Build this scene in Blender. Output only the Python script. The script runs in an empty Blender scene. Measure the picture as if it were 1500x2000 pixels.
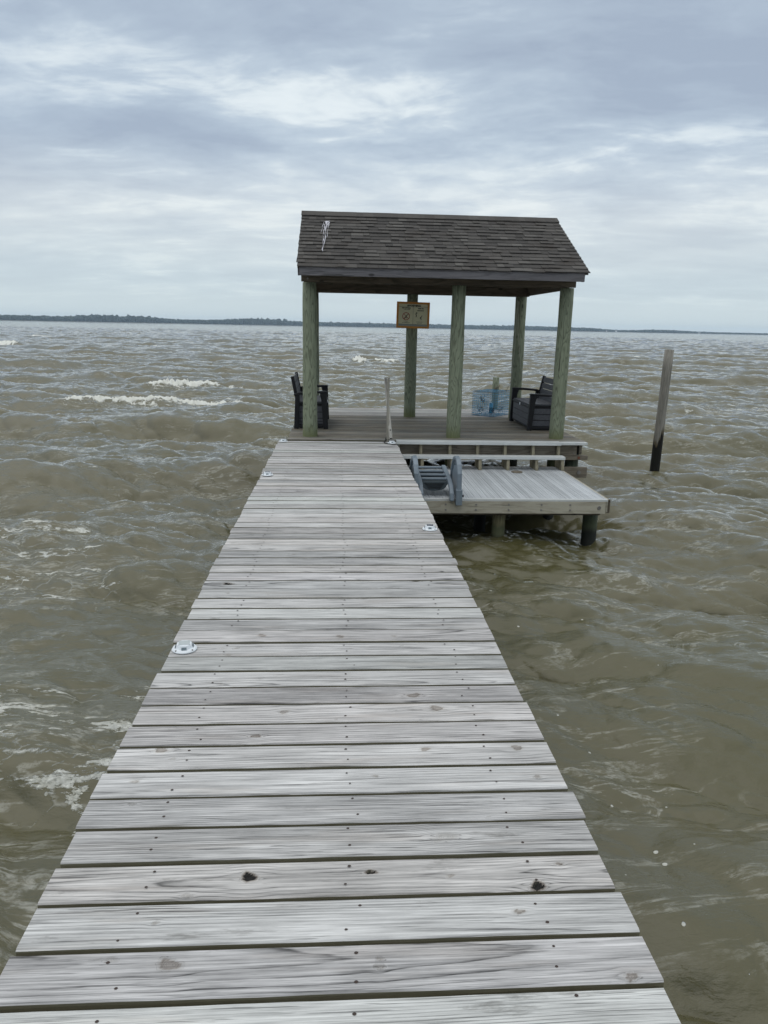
import bpy, bmesh, math, random
import numpy as np
from mathutils import Vector, Matrix
C = bpy.context.scene
rng = np.random.default_rng(7)
random.seed(7)

# ------------------------------------------------------------------ camera
DK = 0.9                      # deck height over the mean water level (z = 0)
CAM = Vector((0.00432, 0.0, DK + 1.4533))
psi, pit, rho = 0.0643222, 0.2438645, 0.0193868
f_ = Vector((math.sin(psi)*math.cos(pit), math.cos(psi)*math.cos(pit), -math.sin(pit)))
r0 = Vector((math.cos(psi), -math.sin(psi), 0)); u0 = r0.cross(f_)
R_ = r0*math.cos(rho) + u0*math.sin(rho); U_ = R_.cross(f_)
cd = bpy.data.cameras.new('camera'); cam = bpy.data.objects.new('camera', cd)
C.collection.objects.link(cam); C.camera = cam
m = Matrix((R_, U_, -f_)).transposed().to_4x4(); m.translation = CAM
cam.matrix_world = m
cd.sensor_fit = 'VERTICAL'; cd.sensor_height = 24; cd.sensor_width = 24
cd.lens = 24*1450/2000; cd.clip_start = 0.02; cd.clip_end = 30000

# ------------------------------------------------------------------ node helper
class NT:
    def __init__(s, tree): s.t = tree; tree.nodes.clear()
    def n(s, kind, ins=None, **props):
        nd = s.t.nodes.new(kind)
        for k, v in props.items(): setattr(nd, k, v)
        for k, v in (ins or {}).items():
            sock = nd.inputs[k]
            if isinstance(v, bpy.types.NodeSocket): s.t.links.new(v, sock)
            else: sock.default_value = v
        return nd
    def math(s, op, a, b=0.0, c=None, clamp=False):
        nd = s.n('ShaderNodeMath', {0: a, 1: b}, operation=op, use_clamp=clamp)
        if c is not None: s.n_set(nd, 2, c)
        return nd.outputs[0]
    def n_set(s, nd, k, v):
        if isinstance(v, bpy.types.NodeSocket): s.t.links.new(v, nd.inputs[k])
        else: nd.inputs[k].default_value = v
    def vmul(s, v, xyz, add=(0, 0, 0)):
        return s.n('ShaderNodeVectorMath', {0: v, 1: xyz, 2: add}, operation='MULTIPLY_ADD').outputs[0]
    def noise(s, v, scale, detail=4, rough=0.55, dist=0.0, out=0):
        return s.n('ShaderNodeTexNoise', {'Vector': v, 'Scale': scale, 'Detail': detail, 'Roughness': rough, 'Distortion': dist}).outputs[out]
    def mix(s, fac, a, b, mode='MIX'):
        nd = s.n('ShaderNodeMix', data_type='RGBA', blend_type=mode, clamp_factor=True)
        for k, v in ((0, fac), (6, a), (7, b)):
            if isinstance(v, tuple) and len(v) == 3: v = v + (1,)
            s.n_set(nd, k, v)
        return nd.outputs[2]
    def ramp(s, x, stops, interp='LINEAR'):
        nd = s.n('ShaderNodeValToRGB', {0: x}); e = nd.color_ramp; e.interpolation = interp
        while len(e.elements) < len(stops): e.elements.new(0.5)
        for el, (p, c) in zip(e.elements, stops):
            el.position = p; el.color = (c, c, c, 1) if not isinstance(c, tuple) else tuple(c)+(1,)
        return nd.outputs[0]
    def mrange(s, x, a, b, c=0.0, d=1.0, smooth=True):
        return s.n('ShaderNodeMapRange', {0: x, 1: a, 2: b, 3: c, 4: d}, interpolation_type='SMOOTHSTEP' if smooth else 'LINEAR').outputs[0]
    def attr(s, name, out='Fac'): return s.n('ShaderNodeAttribute', attribute_name=name).outputs[out]
    def obj(s): return s.n('ShaderNodeTexCoord').outputs['Object']

def newmat(name):
    m = bpy.data.materials.new(name); m.use_nodes = True
    return m, NT(m.node_tree)
def finish(t, col, rough=0.6, bump=None, bstr=0.3, bdist=0.01, **extra):
    ins = {'Base Color': col if not isinstance(col, tuple) else col+(1,), 'Roughness': rough}
    ins.update(extra)
    p = t.n('ShaderNodeBsdfPrincipled', ins)
    if bump is not None:
        b = t.n('ShaderNodeBump', {'Height': bump, 'Strength': bstr, 'Distance': bdist})
        t.t.links.new(b.outputs[0], p.inputs['Normal'])
    o = t.n('ShaderNodeOutputMaterial', {0: p.outputs[0]})
    return p

# ------------------------------------------------------------------ world: overcast sky
SUN_EL, SUN_AZ = math.radians(60), math.radians(-110)
w = bpy.data.worlds.new('World'); C.world = w; w.use_nodes = True
t = NT(w.node_tree)
sky = t.n('ShaderNodeTexSky', sky_type='NISHITA'); sky.sun_disc = False
sky.sun_elevation = SUN_EL; sky.sun_rotation = SUN_AZ
gen = t.n('ShaderNodeTexCoord').outputs['Generated']
sep = t.n('ShaderNodeSeparateXYZ', {0: gen})
zc = t.math('MAXIMUM', sep.outputs[2], 0.0)
inv = t.math('DIVIDE', 1.0, t.math('ADD', zc, 0.11))
pl = t.n('ShaderNodeCombineXYZ', {0: t.math('MULTIPLY', sep.outputs[0], inv), 1: t.math('MULTIPLY', sep.outputs[1], inv), 2: 3.7}).outputs[0]
warp = t.noise(pl, 0.7, 4, 0.55, 0, 1)
plw = t.n('ShaderNodeVectorMath', {0: warp, 1: (0.55, 0.55, 0.0), 2: pl}, operation='MULTIPLY_ADD').outputs[0]
pa = t.n('ShaderNodeMapping', {0: plw, 'Rotation': (0, 0, 0.45), 'Scale': (0.75, 1.0, 1.0), 'Location': (2.1, 5.2, 0)}).outputs[0]
c1 = t.noise(pa, 0.5, 3, 0.5)
c2 = t.noise(t.vmul(pa, (1.0, 1.25, 1), (9, 4, 0)), 1.5, 9, 0.58, 0.0)
c3 = t.noise(t.vmul(pa, (1.0, 1.1, 1), (2, 14, 0)), 5.0, 8, 0.60, 0.0)
dens = t.math('ADD', t.math('MULTIPLY', c1, 0.40), t.math('ADD', t.math('MULTIPLY', c2, 0.41), t.math('MULTIPLY', c3, 0.19)))
cl = t.ramp(dens, [(0.42, (0.345, 0.41, 0.505)), (0.49, (0.405, 0.48, 0.57)), (0.54, (0.485, 0.565, 0.645)), (0.60, (0.64, 0.71, 0.75))])
# brighter torn patches
br = t.mrange(t.math('ADD', t.math('MULTIPLY', c2, 0.62), t.math('MULTIPLY', c3, 0.38)), 0.52, 0.66)
br = t.math('MULTIPLY', br, t.mrange(c1, 0.40, 0.58))
cl = t.mix(t.math('MULTIPLY', br, 0.85), cl, (0.76, 0.82, 0.84))
hz = t.mrange(sep.outputs[2], 0.17, 0.0)
band = t.math('MULTIPLY', t.mrange(sep.outputs[2], 0.04, 0.10), t.mrange(sep.outputs[2], 0.22, 0.12))
cl = t.mix(t.math('MULTIPLY', band, t.math('MULTIPLY', c2, 0.85)), cl, (0.78, 0.80, 0.78))
cl = t.mix(t.math('MULTIPLY', hz, 0.80), cl, (0.575, 0.665, 0.70))
cl = t.mix(t.mrange(sep.outputs[2], 0.05, 0.005), cl, (0.575, 0.665, 0.70))
skc = t.mix(1.0, sky.outputs[0], (0.085, 0.085, 0.085), 'MULTIPLY')
cl2 = t.mix(0.88, skc, cl)
# unseen sky overhead made brighter and more neutral, to lift the light on the deck
cl2 = t.mix(t.mrange(sep.outputs[2], 0.42, 0.85), cl2, (0.93, 0.945, 0.95))
bg = t.n('ShaderNodeBackground', {0: cl2, 1: 1.0})
t.n('ShaderNodeOutputWorld', {0: bg.outputs[0]})

sl = bpy.data.lights.new('sun', 'SUN'); sl.energy = 0.55; sl.angle = math.radians(85); sl.color = (1.0, 0.975, 0.94)
so = bpy.data.objects.new('sun', sl); C.collection.objects.link(so)
sd = Vector((math.sin(SUN_AZ)*math.cos(SUN_EL), math.cos(SUN_AZ)*math.cos(SUN_EL), math.sin(SUN_EL)))
so.rotation_euler = sd.to_track_quat('Z', 'Y').to_euler()
C.view_settings.view_transform = 'Standard'; C.view_settings.look = 'None'
C.view_settings.exposure = 0.24; C.view_settings.gamma = 1.0
C.cycles.max_bounces = 8; C.cycles.volume_bounces = 1

# ------------------------------------------------------------------ object helpers
def link(o, parent=None):
    C.collection.objects.link(o)
    if parent is not None: o.parent = parent
    return o
def tag(o, label=None, cat=None, group=None, kind=None):
    for k, v in (('label', label), ('category', cat), ('group', group), ('kind', kind)):
        if v: o[k] = v
    return o
def thing(name, label, cat, loc=(0, 0, 0), rz=0, group=None):
    o = bpy.data.objects.new(name, None); o.location = loc; o.rotation_euler = (0, 0, rz)
    o.empty_display_size = 0.1
    link(o); return tag(o, label, cat, group)
class MB:
    def __init__(s): s.v = []; s.f = []; s.a = []
    def add(s, vs, fs, a=0.0):
        b = len(s.v); s.v += [tuple(v) for v in vs]; s.f += [tuple(b+i for i in f) for f in fs]; s.a += [a]*len(vs)
        return s
    def box(s, x0, x1, y0, y1, z0, z1, a=0.0, M=None):
        vs = [(x, y, z) for z in (z0, z1) for y in (y0, y1) for x in (x0, x1)]
        if M is not None: vs = [M @ Vector(v) for v in vs]
        return s.add(vs, [(0, 2, 3, 1), (4, 5, 7, 6), (0, 1, 5, 4), (2, 6, 7, 3), (0, 4, 6, 2), (1, 3, 7, 5)], a)
    def prism(s, poly, axis, a0, a1, a=0.0):
        """poly of 2-D points (CCW) extruded along axis: 'x' poly=(y,z); 'y' poly=(x,z); 'z' poly=(x,y)"""
        n = len(poly)
        mk = {'x': lambda p, q: (q, p[0], p[1]), 'y': lambda p, q: (p[0], q, p[1]), 'z': lambda p, q: (p[0], p[1], q)}[axis]
        vs = [mk(p, a0) for p in poly] + [mk(p, a1) for p in poly]
        fs = [tuple(range(n))[::-1], tuple(range(n, 2*n))] + [(i, (i+1) % n, n+(i+1) % n, n+i) for i in range(n)]
        return s.add(vs, fs, a)
    def tube(s, pts, r, n=8, a=0.0, cap=True, sq=None):
        """round tube (or rectangular sq=(w,h) rod) along pts; r number or list"""
        pts = [Vector(p) for p in pts]; rs = r if isinstance(r, (list, tuple)) else [r]*len(pts)
        rings = []; up = None
        for i, p in enumerate(pts):
            d = (pts[min(i+1, len(pts)-1)] - pts[max(i-1, 0)]).normalized()
            if up is None:
                up = Vector((0, 0, 1)) if abs(d.z) < 0.9 else Vector((0, 1, 0))
                if sq: up = Vector((1, 0, 0)) if abs(d.x) < 0.9 else Vector((0, 0, 1))
            s1 = d.cross(up).normalized(); up = s1.cross(d).normalized()
            if sq: rings.append([p + up*(sq[0]/2*cx) + s1*(sq[1]/2*cy) for cx, cy in ((-1, -1), (1, -1), (1, 1), (-1, 1))])
            else: rings.append([p + (s1*math.cos(k*2*math.pi/n) + up*math.sin(k*2*math.pi/n))*rs[i] for k in range(n)])
        if sq: n = 4
        vs = [v for rr in rings for v in rr]; fs = []
        for i in range(len(pts)-1):
            fs += [(i*n+k, i*n+(k+1) % n, (i+1)*n+(k+1) % n, (i+1)*n+k) for k in range(n)]
        if cap: fs += [tuple(range(n))[::-1], tuple((len(pts)-1)*n+k for k in range(n))]
        return s.add(vs, fs, a)
    def lathe(s, prof, c=(0, 0, 0), n=24, a=0.0):
        vs = []; m_ = len(prof)
        for k in range(n):
            an = 2*math.pi*k/n
            vs += [(c[0]+r*math.cos(an), c[1]+r*math.sin(an), c[2]+z) for r, z in prof]
        fs = [(k*m_+j, ((k+1) % n)*m_+j, ((k+1) % n)*m_+j+1, k*m_+j+1) for k in range(n) for j in range(m_-1)]
        fs += [tuple(k*m_+m_-1 for k in range(n)), tuple(k*m_ for k in range(n))[::-1]]
        return s.add(vs, fs, a)
    def build(s, name, mat, parent=None, bevel=0, smooth=False, off=(0, 0, 0)):
        me = bpy.data.meshes.new(name)
        me.from_pydata([(x-off[0], y-off[1], z-off[2]) for x, y, z in s.v], [], s.f); me.update()
        bm = bmesh.new(); bm.from_mesh(me); bmesh.ops.recalc_face_normals(bm, faces=bm.faces); bm.to_mesh(me); bm.free()
        at = me.attributes.new('rnd', 'FLOAT', 'POINT'); at.data.foreach_set('value', np.array(s.a, dtype=np.float32))
        me.materials.append(mat)
        if smooth: me.shade_smooth() if hasattr(me, 'shade_smooth') else None
        o = link(bpy.data.objects.new(name, me), parent)
        if bevel:
            b = o.modifiers.new('bevel', 'BEVEL'); b.width = bevel; b.segments = 2; b.limit_method = 'ANGLE'; b.angle_limit = math.radians(40)
        return o

# ------------------------------------------------------------------ materials
def mat_deck():
    m, t = newmat('weathered_board_wood'); g = t.n('ShaderNodeNewGeometry').outputs['Position']
    rnd = t.attr('rnd'); ring = t.attr('ring'); knot = t.attr('knot'); tone = t.attr('tone')
    off = t.n('ShaderNodeCombineXYZ', {0: t.math('MULTIPLY', rnd, 37.0), 1: 0.0, 2: t.math('MULTIPLY', rnd, 11.0)}).outputs[0]
    p = t.n('ShaderNodeVectorMath', {0: g, 1: off}, operation='ADD').outputs[0]
    wob = t.noise(t.vmul(p, (3.0, 30.0, 30.0)), 1.0, 4, 0.6)
    r2 = t.math('ADD', ring, t.math('MULTIPLY', wob, 0.7))
    saw = t.math('FRACT', r2)
    line = t.ramp(saw, [(0.0, 0.15), (0.50, 0.0), (0.80, 0.5), (0.90, 1.0), (0.97, 0.15)])
    fib = t.noise(t.vmul(p, (4.0, 170.0, 170.0)), 1.0, 6, 0.72)
    fib2 = t.noise(t.vmul(p, (1.3, 55.0, 55.0)), 1.0, 4, 0.6)
    blot = t.noise(t.vmul(p, (2.2, 9.0, 9.0)), 1.0, 5, 0.6)
    lstr = t.mrange(t.noise(t.vmul(p, (1.3, 7, 7), (5, 5, 5)), 1.0, 2, 0.5), 0.32, 0.62, 0.25, 1.0)
    line = t.math('MULTIPLY', line, lstr)
    v = t.math('ADD', 0.47, t.math('MULTIPLY', t.math('SUBTRACT', fib, 0.5), 1.10))
    v = t.math('ADD', v, t.math('MULTIPLY', t.math('SUBTRACT', fib2, 0.5), 0.36))
    v = t.math('ADD', v, t.math('MULTIPLY', t.math('SUBTRACT', blot, 0.5), 0.42))
    v = t.math('SUBTRACT', v, t.math('MULTIPLY', line, 0.34))
    v = t.math('ADD', v, t.math('MULTIPLY', t.math('SUBTRACT', rnd, 0.5), 0.18))
    v = t.math('MAXIMUM', v, 0.05)
    # drying cracks
    ck = t.noise(t.vmul(p, (4.0, 150.0, 150.0), (3, 8, 1)), 1.0, 3, 0.5)
    crack = t.math('MULTIPLY', t.mrange(ck, 0.615, 0.66), t.mrange(blot, 0.42, 0.6))
    v = t.math('MULTIPLY', v, t.math('SUBTRACT', 1.0, t.math('MULTIPLY', crack, 0.6)))
    tint = t.ramp(t.math('FRACT', t.math('MULTIPLY', rnd, 7.3)), [(0.0, (0.98, 0.985, 0.975)), (0.4, (1.0, 0.97, 0.935)), (0.7, (0.985, 0.965, 0.965)), (1.0, (0.955, 0.98, 0.94))])
    grey = t.mix(1.0, tint, t.n('ShaderNodeCombineXYZ', {0: v, 1: v, 2: v}).outputs[0], 'MULTIPLY')
    # warm heartwood patches
    hw = t.mrange(t.noise(t.vmul(p, (1.8, 18, 18), (20, 0, 0)), 1.0, 3, 0.5), 0.54, 0.70)
    grey = t.mix(t.math('MULTIPLY', hw, 0.40), grey, t.mix(1.0, grey, (0.84, 0.78, 0.73), 'MULTIPLY'))
    # mildew smudges
    sm = t.mrange(t.noise(t.vmul(p, (3.2, 14.0, 14.0), (0, 31, 0)), 1.0, 6, 0.7), 0.60, 0.72)
    grey = t.mix(t.math('MULTIPLY', sm, 0.60), grey, t.mix(1.0, grey, (0.34, 0.33, 0.31), 'MULTIPLY'))
    # knots
    kc = t.ramp(knot, [(0.0, (1, 1, 1)), (0.25, (0.93, 0.92, 0.9)), (0.55, (0.62, 0.58, 0.54)), (0.84, (0.36, 0.32, 0.28)), (0.96, (0.02, 0.02, 0.018))])
    grey = t.mix(1.0, grey, kc, 'MULTIPLY')
    # board sides: greener and darker colour
    nz = t.n('ShaderNodeSeparateXYZ', {0: t.n('ShaderNodeNewGeometry').outputs['True Normal']}).outputs[2]
    side = t.mrange(nz, 0.7, 0.2)
    scol = t.mix(t.noise(p, 9.0, 4, 0.6), (0.115, 0.105, 0.062), (0.20, 0.19, 0.135))
    grey = t.mix(side, grey, scol)
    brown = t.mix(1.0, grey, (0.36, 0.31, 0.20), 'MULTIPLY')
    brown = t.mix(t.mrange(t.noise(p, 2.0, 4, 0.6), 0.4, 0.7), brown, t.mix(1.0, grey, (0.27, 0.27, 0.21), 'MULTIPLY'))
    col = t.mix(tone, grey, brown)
    h = t.math('ADD', t.math('MULTIPLY', fib, 0.5), t.math('SUBTRACT', t.math('MULTIPLY', line, 0.5), crack))
    finish(t, col, 0.72, h, 0.35, 0.003, **{'Specular IOR Level': 0.35})
    return m
def mat_grain(name, light, dark, sc=(6, 6, 0.8), freq=22.0, contrast=0.8, algae=None, rough=0.75, wet=None, mott=0.4):
    """treated timber: contour-line grain of a stretched noise"""
    m, t = newmat(name); p = t.obj()
    rnd = t.n('ShaderNodeObjectInfo').outputs['Random']; ra = t.attr('rnd')
    o = t.n('ShaderNodeCombineXYZ', {0: t.math('MULTIPLY', rnd, 23.0), 1: t.math('MULTIPLY', ra, 31.0), 2: t.math('MULTIPLY', rnd, 9.0)}).outputs[0]
    q = t.n('ShaderNodeVectorMath', {0: p, 1: o}, operation='ADD').outputs[0]
    n1 = t.noise(t.vmul(q, sc), 1.0, 2, 0.45)
    n2 = t.noise(t.vmul(q, tuple(5*s for s in sc)), 1.0, 3, 0.6)
    fr = t.math('FRACT', t.math('ADD', t.math('MULTIPLY', n1, freq), t.math('MULTIPLY', n2, 0.7)))
    ln = t.ramp(fr, [(0, 0.1), (0.4, 0.0), (0.75, 0.7), (0.9, 1.0), (1.0, 0.15)])
    fib = t.noise(t.vmul(q, tuple(26*s for s in sc)), 1.0, 4, 0.6)
    blot = t.noise(t.vmul(q, tuple(0.8*s for s in sc), (7, 3, 1)), 1.0, 5, 0.6)
    k = t.math('MULTIPLY', ln, contrast)
    k = t.math('ADD', k, t.math('MULTIPLY', t.math('SUBTRACT', fib, 0.5), 0.9), clamp=True)
    col = t.mix(k, light, dark)
    col = t.mix(t.math('MULTIPLY', t.mrange(blot, 0.45, 0.7), mott), col, tuple(x*0.55 for x in light))
    vk = t.n('ShaderNodeTexVoronoi', {'Vector': t.vmul(q, (5.0, 5.0, 2.2) if sc[2] < 2 else (2.2, 5, 5)), 'Scale': 1.0}).outputs['Distance']
    kn = t.mrange(vk, 0.11, 0.05)
    col = t.mix(t.math('MULTIPLY', kn, 0.8), col, tuple(x*0.3 for x in dark))
    chk = t.mrange(t.noise(t.vmul(q, (34, 34, 1.3) if sc[2] < 2 else (1.3, 34, 34), (2, 2, 2)), 1.0, 3, 0.5), 0.64, 0.69)
    col = t.mix(t.math('MULTIPLY', chk, 0.65), col, tuple(x*0.3 for x in dark))
    if algae:
        gz = t.n('ShaderNodeSeparateXYZ', {0: t.n('ShaderNodeNewGeometry').outputs['Position']}).outputs[2]
        a_ = t.mrange(t.math('ADD', gz, t.math('MULTIPLY', t.math('SUBTRACT', blot, 0.5), algae[2])), algae[0], algae[1])
        col = t.mix(t.math('MULTIPLY', a_, 0.85), col, algae[3])
        if wet: col = t.mix(t.mrange(t.math('ADD', gz, t.math('MULTIPLY', t.math('SUBTRACT', blot, 0.5), wet[2])), wet[0], wet[1]), col, wet[3])
    finish(t, col, rough, t.math('SUBTRACT', fib, ln), 0.3, 0.003, **{'Specular IOR Level': 0.3})
    return m
def mat_plain(name, c, rough=0.5, var=0.15, scale=20.0, metal=0.0, bump=0.1, spec=0.5, stretch=(1, 1, 1)):
    m, t = newmat(name); p = t.vmul(t.obj(), stretch)
    n = t.noise(p, scale, 5, 0.6); n2 = t.noise(p, scale*0.12, 3, 0.5)
    k = t.math('ADD', t.math('MULTIPLY', n, 0.6), t.math('MULTIPLY', n2, 0.4))
    col = t.mix(t.mrange(k, 0.3, 0.7), tuple(x*(1-var) for x in c), tuple(min(1, x*(1+var)) for x in c))
    finish(t, col, t.mrange(n, 0.3, 0.7, rough*0.85, min(1, rough*1.15)), n, bump, 0.002, **{'Metallic': metal, 'Specular IOR Level': spec})
    return m
M_DECK = mat_deck()
GREEN_L, GREEN_D = (0.235, 0.265, 0.185), (0.085, 0.098, 0.062)
M_POST = mat_grain('green_treated_pile', GREEN_L, GREEN_D, (9, 9, 1.5), 13.0, 0.85, algae=(1.12, 0.90, 0.25, (0.135, 0.15, 0.065)), wet=(0.55, 0.35, 0.3, (0.012, 0.014, 0.009)))
M_PILE_GREY = mat_grain('weathered_grey_pile', (0.28, 0.265, 0.23), (0.10, 0.095, 0.08), (14, 14, 0.9), 9.0, 0.7, algae=(0.70, 0.63, 1.3, (0.08, 0.062, 0.03)), wet=(0.60, 0.555, 1.3, (0.008, 0.008, 0.006)))
M_PILE_DARK = mat_grain('wet_dark_pile', (0.07, 0.085, 0.055), (0.02, 0.026, 0.017), (14, 14, 0.8), 9.0, 0.8, algae=(0.35, 0.25, 0.2, (0.05, 0.06, 0.03)), wet=(0.22, 0.12, 0.15, (0.006, 0.008, 0.005)))
M_PILE_OLIVE = mat_grain('olive_wet_pile', (0.20, 0.18, 0.10), (0.08, 0.07, 0.035), (12, 12, 1.2), 8.0, 0.7, algae=(0.30, 0.22, 0.2, (0.05, 0.06, 0.03)), wet=(0.16, 0.08, 0.1, (0.006, 0.008, 0.005)))
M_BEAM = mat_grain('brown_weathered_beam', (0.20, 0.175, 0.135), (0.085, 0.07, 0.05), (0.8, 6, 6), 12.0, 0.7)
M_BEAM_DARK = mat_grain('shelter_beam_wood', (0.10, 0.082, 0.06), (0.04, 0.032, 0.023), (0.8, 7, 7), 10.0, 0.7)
M_FASCIA = mat_grain('grey_fascia_wood', (0.16, 0.155, 0.165), (0.075, 0.072, 0.075), (0.7, 9, 9), 8.0, 0.6)
M_RIM = mat_grain('pale_tan_rim_wood', (0.40, 0.375, 0.30), (0.24, 0.215, 0.16), (0.9, 8, 8), 8.0, 0.55, mott=0.3)
M_STEPSUP = mat_grain('step_stringer_wood', (0.26, 0.235, 0.165), (0.12, 0.105, 0.07), (5, 5, 0.8), 8.0, 0.6)
M_RAIL = mat_grain('grey_rail_wood', (0.30, 0.285, 0.24), (0.15, 0.14, 0.115), (18, 18, 1.2), 6.0, 0.6)
M_COMP = mat_plain('pale_composite_board', (0.52, 0.54, 0.53), 0.55, 0.10, 9.0, stretch=(1, 8, 8))
M_SCREW = mat_plain('rusted_screw_head', (0.045, 0.03, 0.024), 0.8, 0.5, 90)
M_BOLT = mat_plain('galvanised_bolt', (0.22, 0.21, 0.20), 0.55, 0.25, 60, 0.6)
M_RUST = mat_plain('rusty_bolt', (0.16, 0.055, 0.03), 0.8, 0.3, 60)
M_BLACK = mat_plain('black_resin', (0.0085, 0.009, 0.011), 0.55, 0.2, 50, spec=0.3)
M_SLAT = mat_grain('charcoal_resin_slat', (0.085, 0.088, 0.098), (0.050, 0.052, 0.060), (10, 1.2, 14), 5.0, 0.5, mott=0.1, rough=0.6)
M_LADDER = mat_plain('blue_grey_ladder_plastic', (0.165, 0.205, 0.24), 0.42, 0.12, 30, spec=0.5)
M_LADDERD = mat_plain('dark_grey_ladder_tread', (0.065, 0.085, 0.095), 0.5, 0.12, 30)
M_WHITE = mat_plain('white_light_plastic', (0.72, 0.76, 0.79), 0.35, 0.06, 30)
M_PANEL = mat_plain('solar_panel_glass', (0.03, 0.035, 0.05), 0.12, 0.2, 30, spec=0.7)
M_PANEL_DULL = mat_plain('hazed_solar_panel', (0.42, 0.46, 0.46), 0.4, 0.08, 60)
M_LENS = mat_plain('grey_lens', (0.16, 0.2, 0.22), 0.2, 0.2, 40)
M_TUBE = mat_plain('dull_aluminium_tube', (0.44, 0.42, 0.37), 0.5, 0.18, 40, 0.25, stretch=(4, 4, 0.6))
M_CORD = mat_plain('black_cord', (0.012, 0.012, 0.012), 0.6)
M_TRAP = mat_plain('blue_coated_wire', (0.07, 0.31, 0.52), 0.45, 0.2, 30)
M_ROPE = mat_plain('pale_rope', (0.32, 0.32, 0.27), 0.85, 0.2, 80)
M_SIGNF = mat_grain('orange_sign_frame_wood', (0.55, 0.25, 0.06), (0.34, 0.14, 0.03), (5, 5, 5), 6.0, 0.5)
M_SIGNW = mat_plain('aged_sign_sheet', (0.60, 0.585, 0.40), 0.6, 0.08, 12)
M_SIGNG = mat_plain('grey_sign_strip', (0.26, 0.30, 0.28), 0.6, 0.08, 12)
M_INK = mat_plain('black_sign_ink', (0.012, 0.014, 0.012), 0.6, 0.1)
M_INKR = mat_plain('red_sign_ink', (0.30, 0.035, 0.03), 0.6, 0.1)
M_GUANO = mat_plain('dried_white_droppings', (0.46, 0.46, 0.50), 0.8, 0.2, 60)

def mat_shingle():
    m, t = newmat('asphalt_shingle'); p = t.obj(); rnd = t.attr('rnd')
    g = t.noise(p, 160.0, 4, 0.7); b = t.noise(t.vmul(p, (1, 1, 1)), 2.2, 5, 0.6)
    base = t.ramp(rnd, [(0.0, (0.036, 0.035, 0.033)), (0.35, (0.054, 0.051, 0.048)), (0.7, (0.080, 0.076, 0.070)), (1.0, (0.115, 0.110, 0.102))])
    base = t.mix(t.mrange(b, 0.48, 0.72), base, (0.046, 0.040, 0.035))
    base = t.mix(t.math('MULTIPLY', t.mrange(g, 0.3, 0.7), 0.45), base, (0.11, 0.104, 0.097))
    finish(t, base, 0.92, g, 0.5, 0.003, **{'Specular IOR Level': 0.2}); return m
M_SHING = mat_shingle()
def mat_panel():
    m, t = newmat('ribbed_deck_panel'); p = t.obj(); rnd = t.attr('rnd')
    st = t.noise(t.vmul(p, (60, 1.0, 1)), 1.0, 4, 0.6); cr = t.noise(t.vmul(p, (3, 40, 1)), 1.0, 3, 0.6)
    b = t.noise(p, 1.3, 5, 0.6)
    v = t.math('ADD', 0.46, t.math('ADD', t.math('MULTIPLY', t.math('SUBTRACT', st, 0.5), 0.34), t.math('MULTIPLY', t.math('SUBTRACT', cr, 0.5), 0.10)))
    v = t.math('ADD', v, t.math('MULTIPLY', t.math('SUBTRACT', b, 0.5), 0.28))
    v = t.math('ADD', v, t.math('MULTIPLY', t.math('SUBTRACT', rnd, 0.5), 0.10))
    col = t.mix(1.0, (0.95, 1.0, 1.03), t.n('ShaderNodeCombineXYZ', {0: v, 1: v, 2: v}).outputs[0], 'MULTIPLY')
    finish(t, col, 0.5, st, 0.15, 0.002); return m
M_RIBS = mat_panel()

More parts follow.
